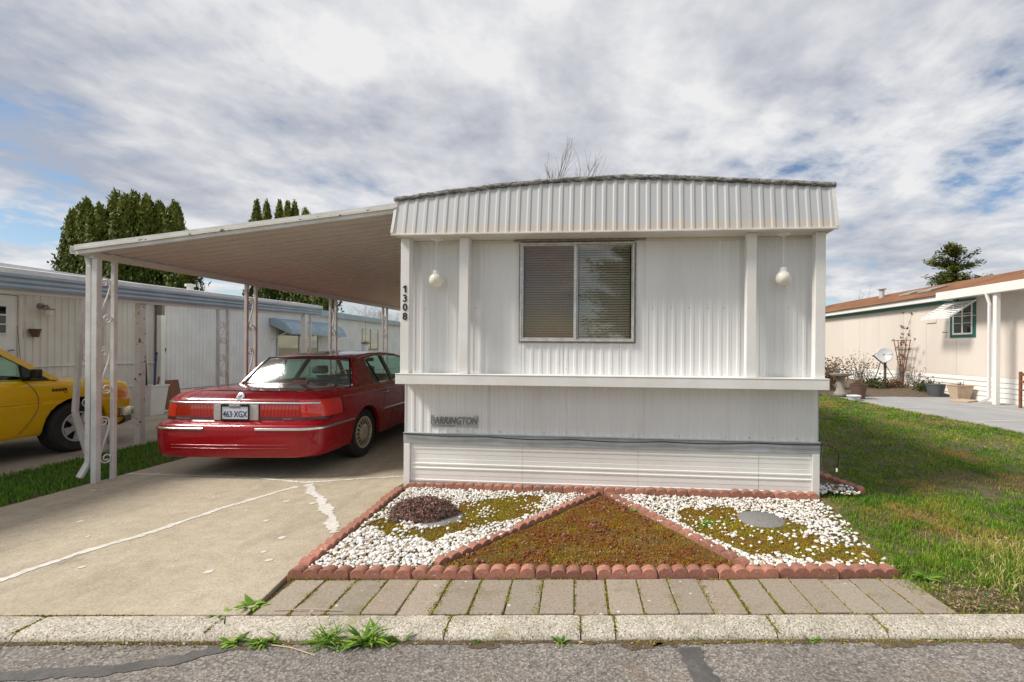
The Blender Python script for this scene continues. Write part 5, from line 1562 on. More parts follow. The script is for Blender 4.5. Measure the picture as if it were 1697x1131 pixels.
for k in range(3):
    MB().box(-9.995, -9.965 + .004 * k, 10.83, 30, .0 + .145 * k, .14 + .145 * k).build('skirting_board', 'neighbour_white', NB, world=True, bevel=.006)
MB().box(-9.99, -9.955, 10.83, 30, .436, .448).build('skirting_gap', 'bronze_trim_and_shade', NB, world=True)
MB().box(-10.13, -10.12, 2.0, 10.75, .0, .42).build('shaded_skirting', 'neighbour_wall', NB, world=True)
# roof with blue fascia beyond the carport
mb = MB(); mb.prism([(-14.3, 1.9, 2.70), (-9.85, 1.9, 2.70), (-9.85, 1.9, 2.88), (-12, 1.9, 3.05), (-14.3, 1.9, 2.88)], (0, 28.2, 0)); mb.build('roof', 'white_metal', NB, world=True)
MB().box(-9.845, -9.80, 11.5, 30.2, 2.66, 2.86).build('fascia', 'blue_metal', NB, world=True)
# roof vents
for x, y, w in ((-10.9, 12.6, .24), (-11.2, 17.5, .24)):
    mb = MB(); mb.tube([(x, y, 2.85), (x, y, 3.16)], w * .32, 12); mb.lathe([(0, .08), (w * .5, .06), (w * .5, 0), (0, 0)], 14, Matrix.Translation((x, y, 3.14))); mb.build('roof_vent', 'white_metal', NB, world=True, smooth=40)
# entrance door with louvred panes
dr = thing('door', (-10.13, 7.7, .45), None, None); dr.parent = NB; dr.matrix_parent_inverse = EMAT[NB.name].inverted()
MB().box(0, .05, -.55, .42, .02, 1.92).build('leaf', 'neighbour_white', dr, bevel=.01)
for a, b, c, d in ((-.60, -.551, 0, 1.97), (.421, .47, 0, 1.97), (-.60, .47, 1.925, 1.98)): MB().box(0, .085, a, b, c, d).build('casing', 'neighbour_wall', dr, bevel=.008)
MB().box(-.01, .11, -.62, .50, 1.982, 2.02).build('door_hood', 'bronze_trim_and_shade', dr, bevel=.01)
for k in range(3): MB().box(.05, .065, -.15, .25, 1.26 + k * .16, 1.40 + k * .16).build('pane', 'dark_glass', dr, bevel=.006)
for k in range(4): MB().box(.048, .078, -.17, .27, 1.235 + k * .16, 1.257 + k * .16).build('glazing_bar', 'neighbour_white', dr)
mb = MB(); mb.tube([(.05, .33, .96), (.10, .33, .96), (.11, .25, .95)], .014, 8); mb.build('handle', 'bronze_trim_and_shade', dr, smooth=50)
wl = thing('wall_lamp', (-10.13, 8.5, 2.1), 'dusty jelly jar lamp on the wall beside the louvred door', 'lamp')
mb = MB(); mb.lathe([(0, 0), (.06, 0), (.055, .03), (.02, .05)], 16, Matrix.Translation((0, 0, .12)) @ Matrix.Rotation(R(90), 4, 'Y')); mb.tube([(.03, 0, .12), (.12, 0, .13), (.15, 0, .09)], .018, 8); mb.build('bracket', 'bronze_trim_and_shade', wl, smooth=40)
MB().lathe([(.02, .09), (.085, .075), (.09, .06), (0, .055)], 18, Matrix.Translation((.15, 0, 0))).build('hood', 'bronze_trim_and_shade', wl, smooth=40)
MB().lathe([(.055, .055), (.06, -.03), (.045, -.06), (0, -.065)], 16, Matrix.Translation((.15, 0, 0))).build('jar', 'globe_glass', wl, smooth=40)
tag(MB().lathe([(.045, -.075), (.07, .05), (.078, .05), (.078, .075), (.05, .075), (.04, -.06), (0, -.06)], 16).build('flower_pot', 'pot_brown', loc=(-10.05, 8.36, 1.72), smooth=40), 'small brown plastic pot hung on the shaded wall', 'flower pot')
# windows along the white wall
def nwin(y0_, y1_, z0_, z1_, name='window', curtain='blind_slat'):
    w = thing(name, (-9.966, (y0_ + y1_) / 2, z0_), None, None); w.parent = NB; w.matrix_parent_inverse = EMAT[NB.name].inverted()
    d = (y1_ - y0_) / 2; h = z1_ - z0_
    for a, b, c, e in ((-d, d, 0, .03), (-d, d, h - .03, h), (-d, -d + .03, .031, h - .031), (d - .03, d, .031, h - .031), (-.015, .015, .031, h - .031)): MB().box(0, .035, a, b, c, e).build('frame', 'alu', w)
    for a, b in ((-d + .03, -.015), (.015, d - .03)): MB().box(.012, .016, a, b, .031, h - .031).build('pane', 'pane_glass', w)
    MB().box(.001, .004, -d + .03, d - .03, .03, h - .03).build('curtain', curtain, w)
surf('curtain_yellow', (.50, .43, .22), (.42, .36, .18), 6, .8)
nwin(14.75, 17.0, 1.05, 2.20)
nwin(20.35, 21.9, 1.34, 2.36, curtain='curtain_yellow')
# curved blue awning over the near window
aw = thing('awning', (-9.96, 16, 1.9), 'curved pale blue metal awning on the white wall of the neighbouring home', 'awning')
prof = [(0.0, 2.40), (.25, 2.36), (.48, 2.26), (.62, 2.12), (.68, 1.96), (.68, 1.90)]
pr = rib_profile(14.4, 17.7, .10, .015, .5, 14.4, .15)
MB().grid([[(-9.96 + x + .5 * a, y, z + a) for y, a in pr] for x, z in prof]).build('canopy', 'blue_metal', aw, world=True, smooth=25)
for y in (14.4, 17.7):
    MB().prism([(-9.96 + x, y, z) for x, z in prof] + [(-9.96, y, 2.2)], (0, .012, 0)).build('end_panel', 'blue_metal', aw, world=True)
    MB().bar((-9.95, y + .05, 1.72), (-9.40, y + .05, 1.98), .03, .02).build('stay', 'white_metal', aw, world=True)
# hanging feeder by the far window
hf = thing('bird_feeder', (-9.3, 19.3, 1.6), 'small white hanging feeder in front of the neighbouring white wall', 'bird feeder')
MB().tube([(-9.3, 19.3, 2.6), (-9.3, 19.3, 1.76)], .006, 5).build('wire', 'black_plastic', hf, world=True)
MB().lathe([(0, .10), (.17, .04), (.18, .0), (0, 0)], 16, Matrix.Translation((-9.3, 19.3, 1.66))).build('cover', 'twig_grey', hf, world=True, smooth=40)
MB().lathe([(0, -.3), (.10, -.3), (.10, 0), (0, 0)], 14, Matrix.Translation((-9.3, 19.3, 1.66))).build('tube', 'lamp_white', hf, world=True, smooth=40)

NC = thing('carport', (-6.7, 7, 0), 'low carport with pale blue gutter over the yellow pickup', 'carport')
def ngx(y): return -6.62 - .02 * (y - 5.2)
def ngz(y): return 2.14 + .026 * (y - 5.2)
ya, yb = 2.5, 11.6
mb = MB()
for k in range(int((yb - ya) / .4)):
    y = ya + k * .4
    p = [(y, 0), (y + .3, 0), (y + .32, .04), (y + .38, .04), (y + .4, 0)]
    MB().grid([[(x, yy, (ngz(yy) + .06 if x > -8 else 2.62) + z) for yy, z in p] for x in (ngx(y) - .02, -10.1)]).build('roof_pan', 'fill_light_skin_weak' if y < 9.6 else 'fill_light_skin', NC, world=True)  # light-passing pans added to brighten the wall, weaker ones at the front
def along(prof, name, mat, y0_=ya, y1_=yb):
    n = 12
    rows = [[(ngx(y) + x, y, ngz(y) + z) for x, z in prof + prof[:1]] for y in [y0_ + (y1_ - y0_) * k / n for k in range(n + 1)]]
    mb = MB().grid(rows)
    for r in (rows[0], rows[-1]):
        k0 = len(mb.v); mb.v += r[:-1]; mb.f.append(tuple(range(k0, k0 + len(r) - 1)))
    return mb.build(name, mat, NC, world=True, weld=1e-5, smooth=25)
along([(0, 0), (.03, .0), (.045, .03), (.035, .06), (.055, .085), (.05, .12), (.075, .145), (.075, .175), (.0, .175)], 'gutter', 'blue_metal')
along([(.07, .177), (.06, .235), (-.45, .30), (-.45, .28), (.0, .177)], 'roof_edge', 'white_metal')
along([(-.06, -.0), (-.005, -.0), (-.005, -.05), (-.06, -.05)], 'eave_beam', 'carport_soffit')
o = MB().box(-.045, .045, -.045, .045, 0, 2.14).build('timber_post', 'peeling_white', NC, loc=(-.045, -.07, 0), bevel=.006)
MB().box(-.05, .05, -.05, .05, 0, 2.28).build('timber_post', 'white_paint', NC, loc=(-.045, 3.95, 0), bevel=.006)
for y, across in ((8.45, False), (11.1, False)):
    column(NC, ngx(y) - .02, y, ngz(y) - .01, gap=.20, spans=((1.55, 1.95), (.95, 1.35), (.4, .8)), mat='white_metal')
# leaning ornamental column behind the corner of the near carport
lc = thing('column', (-6.66, 6.16, 0), None, None); lc.parent = NC; lc.matrix_parent_inverse = EMAT[NC.name].inverted()
for pth in ([(.0, -.10, 2.15), (-.07, -.12, .62), (.03, -.06, .06)], [(.02, .12, 2.15), (.0, .10, .60), (.03, .16, .06)]):
    mb = MB(); mb.bar(pth[0], pth[1], .05, .05, (0, 1, 0)); mb.bar(pth[1], pth[2], .05, .05, (0, 1, 0)); mb.build('post', 'white_metal', lc, bevel=.004)
for z0_, z1_ in ((1.5, 1.95), (.95, 1.4), (.45, .8)):
    MB().tube([(-.02, a, b) for a, b in scroll_path(z0_, z1_, .17)], .0065, 6).build('scroll', 'white_metal', lc, smooth=60)
# things leaning by the wall
def bucket(name, c, r0, r1, h, mat, label, cat, sq=False):
    t = thing(name, c, label, cat)
    if sq:
        mb = MB()
        rows = [[(sx * (r0 + (r1 - r0) * q), sy * (r0 + (r1 - r0) * q) * .8, h * q) for sx, sy in ((-1, -1), (1, -1), (1, 1), (-1, 1), (-1, -1))] for q in (0, 1)]
        rows.append([(x * 1.06, y * 1.06, h) for x, y, z in rows[1]]); rows.append([(x, y, h + .03) for x, y, z in rows[2]]); rows.append([(x * .94, y * .94, h + .03) for x, y, z in rows[1]]); rows.append([(x * .9, y * .9, .03) for x, y, z in rows[0]])
        mb.grid(rows); mb.add([rows[-1][i] for i in range(4)], [(0, 1, 2, 3)])
        mb.build('bin', mat, t, bevel=.006, weld=1e-5)
    else:
        MB().lathe([(0, 0), (r0, 0), (r1, h - .03), (r1 + .012, h - .03), (r1 + .012, h), (r1 - .012, h), (r0 - .01, .04), (0, .04)], 24).build('pot', mat, t, smooth=35, weld=1e-5)
    return t
bucket('waste_bin', (-9.55, 10.0, 0), .20, .26, .62, 'white_paint', 'white plastic bin with tools beside the neighbouring wall', 'bin', True)
for k, (dx, dy, tz, mat, lab) in enumerate((( .0, .12, 1.42, 'black_plastic', 'long dark handled garden tool standing in the white bin'), (.06, .22, 1.25, 'plate_blue', 'blue handled garden tool standing in the white bin'), (-.02, .55, 1.34, 'rust_wood', 'brown wooden stick leaning out of the white bin'))):
    t = thing('garden_tool', (-9.55 + dx, 10.0 + .05 * k, .05), lab, 'tool')
    MB().tube([(0, 0, 0), (-.2 + dx, dy, tz)], .016, 8).build('handle', mat, t, smooth=60)
    MB().bar((-.2 + dx, dy, tz), (-.205 + dx, dy * 1.02, tz + .06), .05, .02).build('grip', mat, t, bevel=.006)
t = thing('wooden_board', (-9.8, 10.75, 0), 'reddish brown wooden board leaning on the neighbouring wall', 'board')
mb = MB(); mb.prism([(.16, -.22, 0), (.16, .22, 0), (.02, .22, .70), (.02, -.22, .70)], (.02, 0, .004)); mb.build('panel', 'plywood', t, bevel=.003)
t = thing('white_post', (-9.7, 10.45, 0), 'white painted corner post beside the brown board', 'post')
MB().box(-.05, .05, -.05, .05, 0, 2.2).build('shaft', 'white_paint', t, bevel=.004); MB().box(-.08, .08, -.09, .3, 0, .03).build('foot', 'white_paint', t, bevel=.004)

# ------------------------------------------------------------------ cream house to the east
EH = thing('manufactured_house', (11.1, 15, .15), 'cream house with brown shingle roof and white lap skirting', 'house')
MB().box(11.13, 15.6, 4.0, 27, .15, 3.12).build('carcass', 'cream_siding', EH, world=True)
for a, b in zip(np.arange(4.0, 27, 1.22), np.arange(5.22, 28.3, 1.22)):
    MB().box(11.10, 11.128, a + .004, min(b, 27) - .004, .82, 3.10).build('siding_sheet', 'cream_siding', EH, world=True)
for k in range(5):
    z = .15 + k * .134
    mb = MB(); mb.prism([(11.128, 4.0, z), (11.085, 4.0, z), (11.105, 4.0, z + .131), (11.128, 4.0, z + .131)], (0, 23, 0)); mb.build('skirting_board', 'skirt_white', EH, world=True)
# eave fascia, green frieze, roof slope with shingles as courses
MB().box(11.02, 11.097, 13.7, 27.2, 2.985, 3.075).build('frieze', 'green_trim', EH, world=True)
MB().box(10.86, 10.91, 4.0, 27.3, 3.08, 3.24).build('fascia', 'skirt_white', EH, world=True, bevel=.006)
MB().box(10.911, 11.12, 4.0, 27.3, 3.08, 3.10).build('soffit', 'skirt_white', EH, world=True)
for k in range(14):
    x0_ = 10.80 + k * .19; z0_ = 3.245 + k * .19 * .30
    mb = MB(); mb.prism([(x0_, 3.8, z0_ + .014), (x0_ + .195, 3.8, z0_ + .0625), (x0_ + .195, 3.8, z0_ + .0585 - .02), (x0_, 3.8, z0_ - .004)], (0, 23.6, 0)); mb.build('shingle_course', 'shingle', EH, world=True)
mb = MB(); mb.prism([(13.42, 3.8, 4.03), (13.50, 3.8, 4.06), (16.1, 3.8, 3.28), (16.1, 3.8, 3.1), (13.42, 3.8, 3.1)], (0, 23.6, 0)); mb.build('rear_roof', 'shingle', EH, world=True)
def roof_at(x): return 3.26 + (x - 10.80) * .30
for x, y in ((12.3, 12.3), (12.2, 16.2), (12.2, 17.2), (12.4, 24)):
    mb = MB(); z = roof_at(x); mb.prism([(x - .3, y - .32, z - .085 + .0), (x + .3, y - .32, z + .095), (x + .3, y - .32, z + .145), (x - .3, y - .32, z - .02)], (0, .64, 0)); sk = mb.build('skylight', 'stone_grey', EH, world=True, bevel=.01)
for x, y, r_, h_ in ((12.6, 19.6, .10, .34), (12.6, 25.4, .05, .4)):
    mb = MB(); z = roof_at(x); mb.tube([(x, y, z - .1), (x, y, z + h_)], r_, 12); mb.lathe([(0, .08), (r_ * 1.7, .03), (r_ * 1.7, 0), (0, 0)], 14, Matrix.Translation((x, y, z + h_))); mb.build('flue', 'dish_grey' if r_ > .08 else 'black_plastic', EH, world=True, smooth=40)
# window with green surround, awning, vent
ew = thing('window', (11.10, 13.53, 1.93), None, None); ew.parent = EH; ew.matrix_parent_inverse = EMAT[EH.name].inverted()
for a, b, c, d in ((-.46, .46, 0, .08), (-.46, .46, 1.04, 1.12), (-.46, -.36, .081, 1.039), (.36, .46, .081, 1.039)): MB().box(-.022, -.001, a, b, c, d).build('surround', 'green_trim', ew, bevel=.003)
for a, b, c, d in ((-.359, .359, .081, .13), (-.359, .359, .99, 1.039), (-.359, -.31, .131, .989), (.31, .359, .131, .989), (-.025, .025, .131, .989)): MB().box(-.030, -.002, a, b, c, d).build('sash', 'skirt_white', ew, bevel=.003)
for a, b in ((-.31, -.025), (.025, .31)):
    MB().box(-.016, -.010, a, b, .131, .989).build('pane', 'dark_glass', ew)
    for z in (.42, .70): MB().box(-.022, -.008, a, b, z - .008, z + .008).build('glazing_bar', 'skirt_white', ew)
    MB().box(-.006, -.003, a, b, .14, .98).build('interior', 'room_dark', ew)
ea = thing('awning', (10.9, 13.6, 2.6), 'white slatted metal awning above the green framed window', 'awning')
for k in range(8):
    t0, t1 = k / 8, (k + 1) / 8
    x0_, x1_ = 11.06 - .78 * t0, 11.06 - .78 * t1 + .026
    z0_, z1_ = 3.0 - .50 * t0, 3.0 - .50 * t1 + .035
    mb = MB(); mb.prism([(x0_, 13.02, z0_ - .02), (x1_, 13.02, z1_ - .02), (x1_, 13.02, z1_ - .005), (x0_, 13.02, z0_ - .005)], (0, 1.08, 0)); mb.build('slat', 'skirt_white', ea, world=True, bevel=.003)
MB().box(10.27, 10.30, 13.0, 14.11, 2.455, 2.50).build('front_rail', 'skirt_white', ea, world=True)
for y in (13.02, 14.09): MB().bar((11.06, y, 2.99), (10.27, y, 2.49), .02, .05, (0, 0, 1)).build('side_rail', 'skirt_white', ea, world=True)
for y in (13.05, 14.06): MB().bar((11.09, y, 2.55), (10.30, y, 2.50), .015, .015).build('stay', 'skirt_white', ea, world=True)
MB().box(11.07, 11.098, 14.55, 14.95, 2.42, 2.60).build('wall_vent', 'cream_siding', EH, world=True, bevel=.006)
MB().bar((11.09, 14.12, 2.10), (10.95, 14.12, 2.10), .02, .02).build('wall_hook', 'black_plastic', EH, world=True)
# porch cover along the near half with post and downspout
PCV = thing('porch_cover', (10.5, 11.8, .15), 'white porch cover with square post and downspout on the cream house', 'porch cover')
MB().box(10.38, 10.44, 4.0, 13.65, 3.02, 3.25).build('fascia', 'skirt_white', PCV, world=True, bevel=.006)
MB().box(10.441, 10.858, 4.0, 13.65, 3.10, 3.13).build('deck', 'carport_soffit', PCV, world=True)
MB().box(10.44, 10.856, 13.60, 13.65, 3.02, 3.098).build('end_fascia', 'skirt_white', PCV, world=True)
MB().box(10.445, 10.53, 4.0, 13.6, 3.03, 3.098).build('eave_beam', 'carport_soffit', PCV, world=True)
MB().box(10.45, 10.56, 11.70, 11.81, .15, 3.03).build('post', 'skirt_white', PCV, world=True, bevel=.006)
mb = MB(); mb.bar((10.40, 11.95, 3.03), (10.44, 11.88, 2.72), .06, .05, (0, 1, 0)); mb.bar((10.43, 11.88, 2.74), (10.43, 11.88, .30), .07, .05, (0, 1, 0)); mb.bar((10.43, 11.88, .305), (10.25, 11.98, .20), .07, .05, (0, 1, 0)); mb.build('downspout', 'lamp_white', PCV, world=True, bevel=.008)
# garden along the cream house
gb = []
for j in range(14):
    y = 13.3 + 8 * j / 13
    gb.append([(7.2 + 3.95 * i / 12, y + .25 * (i / 12) * (j == 0), .13 + .20 * smooth01(j / 3) * (.4 + .6 * i / 12) + .03 * hnoise(i * .7, j * .7)) for i in range(13)])
tag(MB().grid(gb).build('garden_bed', 'soil', smooth=60, recalc=False), 'bare earth bed along the far wall of the cream house', 'bed', kind='structure')
t = thing('satellite_dish', (10.55, 16.2, .30), 'grey satellite dish on a dark pole in front of the cream wall', 'satellite dish')
MB().tube([(0, 0, 0), (0, 0, .88)], .045, 10).build('pole', 'pot_grey', t, smooth=60)
M_ = Matrix.Translation((-.12, -.14, 1.08)) @ Matrix.Rotation(R(-35), 4, 'Z') @ Matrix.Rotation(R(70), 4, 'X')
rows = [[M_ @ Vector((.25 * q * math.cos(a), .29 * q * math.sin(a), .06 * (q * q - 1))) for a in np.linspace(0, 2 * math.pi, 33)] for q in (0.01, .3, .6, .85, 1.0)]
MB().grid(rows).build('reflector', 'dish_grey', t, smooth=50, solid=.012, recalc=False)
MB().tube([(0, 0, .84), (-.06, -.07, .92), (-.10, -.11, 1.0)], .03, 8).build('mount', 'pot_grey', t, smooth=50)
MB().tube([(-.02, -.06, .70), (-.55, -.45, .92), (-.80, -.62, 1.06)], .02, 8).build('arm', 'pot_grey', t, smooth=50)
MB().tube([(-.80, -.62, 1.04), (-.74, -.56, 1.12)], .045, 10).build('receiver', 'dish_grey', t, smooth=50)
for a, b in (((-.35, -.3, .84), (-.45, -.05, .0)), ((.0, 0, .75), (.35, -.2, .0))): MB().tube([a, b], .014, 6).build('brace', 'pot_grey', t)
t = thing('trellis', (10.85, 15.75, .28), 'rusty brown fan trellis carrying a dry climbing vine', 'trellis')
for k in range(5):
    s = (k - 2) / 2
    MB().tube([(0, .04 * s, 0), (0, .09 * s, .45), (-.02, .42 * s, 1.62)], .014, 6).build('upright', 'rust_wood', t)
for z, w in ((1.60, .44), (1.28, .36), (.95, .27), (.62, .17)): MB().bar((-.02, -w, z), (-.02, w, z), .02, .025).build('crossbar', 'rust_wood', t)
for c, lab, cat, args in (((7.75, 13.55, .2), None, None, None),):
    pass
t = thing('bird_bath', (7.65, 13.8, .17), 'weathered stone bird bath on a pedestal at the end of the lawn', 'bird bath')
MB().lathe([(.19, 0), (.19, .06), (.13, .12), (.10, .30), (.115, .50), (.15, .55)], 20).build('pedestal', 'stone_grey', t, smooth=40)
MB().lathe([(.14, .55), (.28, .60), (.30, .66), (.27, .66), (.22, .62), (0, .60)], 28).build('basin', 'stone_grey', t, smooth=40)
bucket('flower_pot', (7.72, 13.0, .15), .16, .21, .42, 'pot_brown', 'large brown pot of dead stems at the corner of the grey pad', 'flower pot')
bucket('flower_pot', (10.55, 13.85, .15), .18, .25, .38, 'pot_grey', 'dark grey round pot beside the tan square planter', 'flower pot')
bucket('planter', (10.72, 13.15, .15), .17, .24, .38, 'pot_tan', 'tan square planter next to the dark grey pot', 'planter', True)
tag(MB().box(-.35, .35, -.22, .22, 0, .035).build('wooden_plank', 'pot_tan', loc=(10.35, 12.55, .152), rot=(0, 0, .5), bevel=.006), 'pale flat board lying on the grey pad by the planter', 'board')
bucket('plastic_tub', (7.35, 12.6, .15), .13, .17, .14, 'plate_white', 'small pale blue tub on the lawn edge beside the brown pot', 'tub')
t = thing('wooden_chair', (10.75, 10.9, .15), 'edge of a weathered wooden chair beside the porch post', 'chair')
for x, y, h_ in ((-.22, .22, .88), (-.22, -.22, .88), (.22, .22, .45), (.22, -.22, .45)): MB().box(x - .025, x + .025, y - .025, y + .025, 0, h_).build('leg', 'rust_wood', t)
MB().box(-.25, .25, -.25, .25, .42, .45).build('seat', 'rust_wood', t)
for z in (.6, .78): MB().box(-.235, -.205, -.22, .22, z, z + .07).build('back_slat', 'rust_wood', t)
# ------------------------------------------------------------------ trees and plants
def leaf_quads(name, c, nrm, up, w, h, mat, parent=None, seed=1):
    """many small leaf faces: centres c, facing nrm, long axis up"""
    n = len(c)
    nrm = nrm / (np.linalg.norm(nrm, axis=1, keepdims=True) + 1e-9)
    up = up - nrm * (up * nrm).sum(1, keepdims=True); up /= np.linalg.norm(up, axis=1, keepdims=True) + 1e-9
    sd = np.cross(up, nrm)
    w, h = w[:, None], h[:, None]
    V = np.stack([c - up * h * .5, c + sd * w * .5, c + up * h * .5, c - sd * w * .5], 1)
    i = np.arange(n) * 4
    r = np.random.default_rng(seed).random(n)
    me = np_mesh(name, V.reshape(-1, 3), np.stack([i, i + 1, i + 2, i + 3], 1), None, {'rnd': np.repeat(r, 4)})
    return link(name, me, mat, parent)
def arborvitae(x, y, h, rad, label, seed, n=7000):
    r = np.random.default_rng(seed)
    t = thing('arborvitae', (x, y, -.1), label, 'tree', group='tall arborvitae behind the neighbouring home')
    MB().tube([(0, 0, 0), (0, 0, h * .5), (.05, 0, h * .92)], [.16, .09, .02], 8).build('trunk', 'bark', t)
    q = r.random(n) ** .85 * .985 + .015
    a = r.uniform(0, 2 * np.pi, n)
    prof = np.minimum(1, 1.30 * (1 - q) ** .48) * (.72 + .28 * np.minimum(1, q / .12))
    lump = 1 + .20 * np.sin(a * 3 + seed) * np.sin(q * 17 + seed * 2) + .16 * np.sin(a * 5 + q * 31 + seed)
    lump += .10 * np.sin(a * 9 - q * 60 + seed)
    depth = 1 - np.abs(r.normal(0, .16, n))
    R_ = rad * prof * lump * depth
    c = np.stack([np.cos(a) * R_, np.sin(a) * R_, q * h], 1)
    nr = np.stack([np.cos(a), np.sin(a), np.full(n, .35)], 1) + r.normal(0, .55, (n, 3))
    up = np.stack([np.cos(a) * .35, np.sin(a) * .35, np.ones(n)], 1) + r.normal(0, .25, (n, 3))
    # ragged sprays poking out of the outline
    k_ = r.random(n) < .16
    c[k_] *= np.stack([np.full(k_.sum(), 1.16)] * 2 + [np.full(k_.sum(), 1.004)], 1); c[k_, 2] += r.uniform(0, .22, k_.sum())
    leaf_quads('crown', c, nr, up, r.uniform(.06, .13, n), r.uniform(.16, .34, n), 'arborvitae_leaf', t, seed)
    return t
def px_at(u, Y): return (u - 972) / 760 * Y
tops = [(120, 352, 26), (131, 343, 27), (142, 334, 26), (163, 343, 25.4), (191, 321, 26), (206, 327, 25.2), (221, 321, 26.3), (241, 327, 25.6), (263, 337, 26), (288, 337, 25.6), (304, 392, 25)]
names = ['leftmost', 'second', 'third', 'fourth', 'fifth and tallest', 'sixth', 'seventh', 'eighth', 'ninth', 'tenth', 'rightmost and lowest']
for i, (u, v, Y) in enumerate(tops):
    z = 1.5 + (573 - v) * Y / 760
    arborvitae(px_at(u, Y), Y, z + .1, .88 if i else .75, f'{names[i]} arborvitae counted from the left in the big clump behind the neighbouring home', 31 + i)
tops = [(424, 335, 27), (440, 337, 26.4), (462, 337, 27), (475, 338, 26.4), (487, 337, 26.8), (505, 350, 26), (522, 372, 25.5), (536, 400, 25)]
names = ['leftmost', 'second', 'third', 'fourth', 'fifth', 'sixth', 'seventh', 'rightmost and lowest']
for i, (u, v, Y) in enumerate(tops):
    z = 1.5 + (575 - v) * Y / 760
    arborvitae(px_at(u, Y), Y, z + .1, .50 if i < 5 else .8, f'{names[i]} slim arborvitae counted from the left in the row above the carport roof', 61 + i, 4200)

def branch_mesh(mb, p, d, length, rad, depth, r, spread=.5, up=.15, kids=(2, 4), segs=4, tips=None):
    pts = [Vector(p)]; dd = Vector(d).normalized()
    for k in range(segs):
        dd = (dd + Vector((r.normal(0, .10), r.normal(0, .10), r.normal(0, .06) + up * .12))).normalized()
        pts.append(pts[-1] + dd * (length / segs))
    mb.tube(pts, [rad * (1 - .55 * k / segs) for k in range(segs + 1)], 5 if depth > 1 else 4, caps=False)
    if depth == 0:
        if tips is not None: tips.append(pts[-1])
        return
    for _ in range(r.integers(*kids, endpoint=True)):
        k = int(r.integers(max(1, segs // 3), segs + 1))
        ax = Vector((r.normal(), r.normal(), r.normal() * .5 + up)).normalized()
        nd = (dd + ax * spread).normalized()
        branch_mesh(mb, pts[k], nd, length * r.uniform(.55, .8), rad * .5, depth - 1, r, spread, up, kids, segs, tips)
def bare_tree(x, y, h, label, seed, mat='twig_grey', rad=.10, spread=.5, depth=4, group='bare winter trees in the distance', kids=(2, 4), trunk=.4):
    r = np.random.default_rng(seed)
    t = thing('bare_tree', (x, y, -.1), label, 'tree', group=group)
    MB().tube([(0, 0, 0), (.02, 0, h * trunk)], [rad * 1.2, rad], 8).build('trunk', 'bark', t)
    mb = MB()
    for k in range(5):
        a = 2 * math.pi * k / 5 + r.normal(0, .3)
        branch_mesh(mb, (.02, 0, h * trunk * r.uniform(.8, 1.0)), (math.cos(a) * spread, math.sin(a) * spread, 1), h * .32, rad * .55, depth, r, spread, .3, kids)
    zmax = max(v[2] for v in mb.v); k = h / zmax
    mb.v = [(a, b, c * k) for a, b, c in mb.v]
    mb.build('crown', mat, t, recalc=False)
    return t
bare_tree(px_at(908, 24), 24, 12.7, 'leafless tree whose upright twigs show above the white home', 5, 'twig_grey', .14, .17, 3, kids=(3, 4), trunk=.62)
for i, (u, Y, h, lab) in enumerate(((585, 46, 6.0, 'reddish leafless tree just beyond the carport posts'), (612, 48, 6.6, 'reddish leafless tree in the middle of the far row'), (640, 46, 6.0, 'reddish leafless tree close to the house number post'), (662, 50, 6.5, 'reddish leafless tree half behind the white home'))):
    bare_tree(px_at(u, Y), Y, h, lab, 80 + i, 'twig_red', .07, .8, 4, kids=(2, 4), trunk=.3)
bare_tree(px_at(1408, 48), 48, 7.2, 'leafless tree above the far end of the brown shingle roof', 91, 'twig_grey', .08, .7, 3)
bare_tree(px_at(1470, 50), 50, 9.3, 'taller leafless tree behind the brown shingle roof', 92, 'twig_grey', .09, .7, 3)

def conifer(x, y, h, rad, label, seed):
    r = np.random.default_rng(seed)
    t = thing('conifer_tree', (x, y, -.1), label, 'tree')
    MB().tube([(0, 0, 0), (0, 0, h * .6), (.1, 0, h * .98)], [.28, .16, .03], 8).build('trunk', 'bark', t)
    limbs = MB(); C, N, U = [], [], []
    for k in range(130):
        q = r.uniform(.22, 1.0); a = r.uniform(0, 2 * math.pi)
        L = rad * (1.12 - q) ** .75 * r.uniform(.55, 1.25) + .15
        p = Vector((0, 0, q * h * .97)); pts = [p]
        d = Vector((math.cos(a), math.sin(a), r.uniform(.15, .6)))
        for s in range(5):
            d = (d + Vector((0, 0, -.10 + .04 * s)) + Vector(r.normal(0, .07, 3))).normalized()
            pts.append(pts[-1] + d * L / 5)
        limbs.tube(pts, [.035, .03, .024, .018, .012, .006], 4, caps=False)
        for s in range(1, 6):
            m = int(9 + 12 * L)
            for _ in range(m):
                o = Vector(r.normal(0, .10 + .05 * L, 3)); o.z *= .6
                C.append(pts[s] + o - d * r.uniform(0, L / 5)); N.append(Vector((0, 0, 1)) + Vector(r.normal(0, .6, 3))); U.append(d + Vector(r.normal(0, .5, 3)))
    limbs.build('limbs', 'bark', t, recalc=False)
    n = len(C)
    leaf_quads('crown', np.array(C), np.array(N), np.array(U), r.uniform(.05, .11, n), r.uniform(.22, .42, n), 'conifer_leaf', t, seed)
conifer(px_at(1580, 34), 34, 9.6, 3.7, 'dark green conifer rising behind the brown shingle roof', 7)
# conifer across the street, seen mirrored in the window
conifer(-1.5, -17, 11.0, 3.0, 'tall conifer across the street mirrored in the front window', 19)

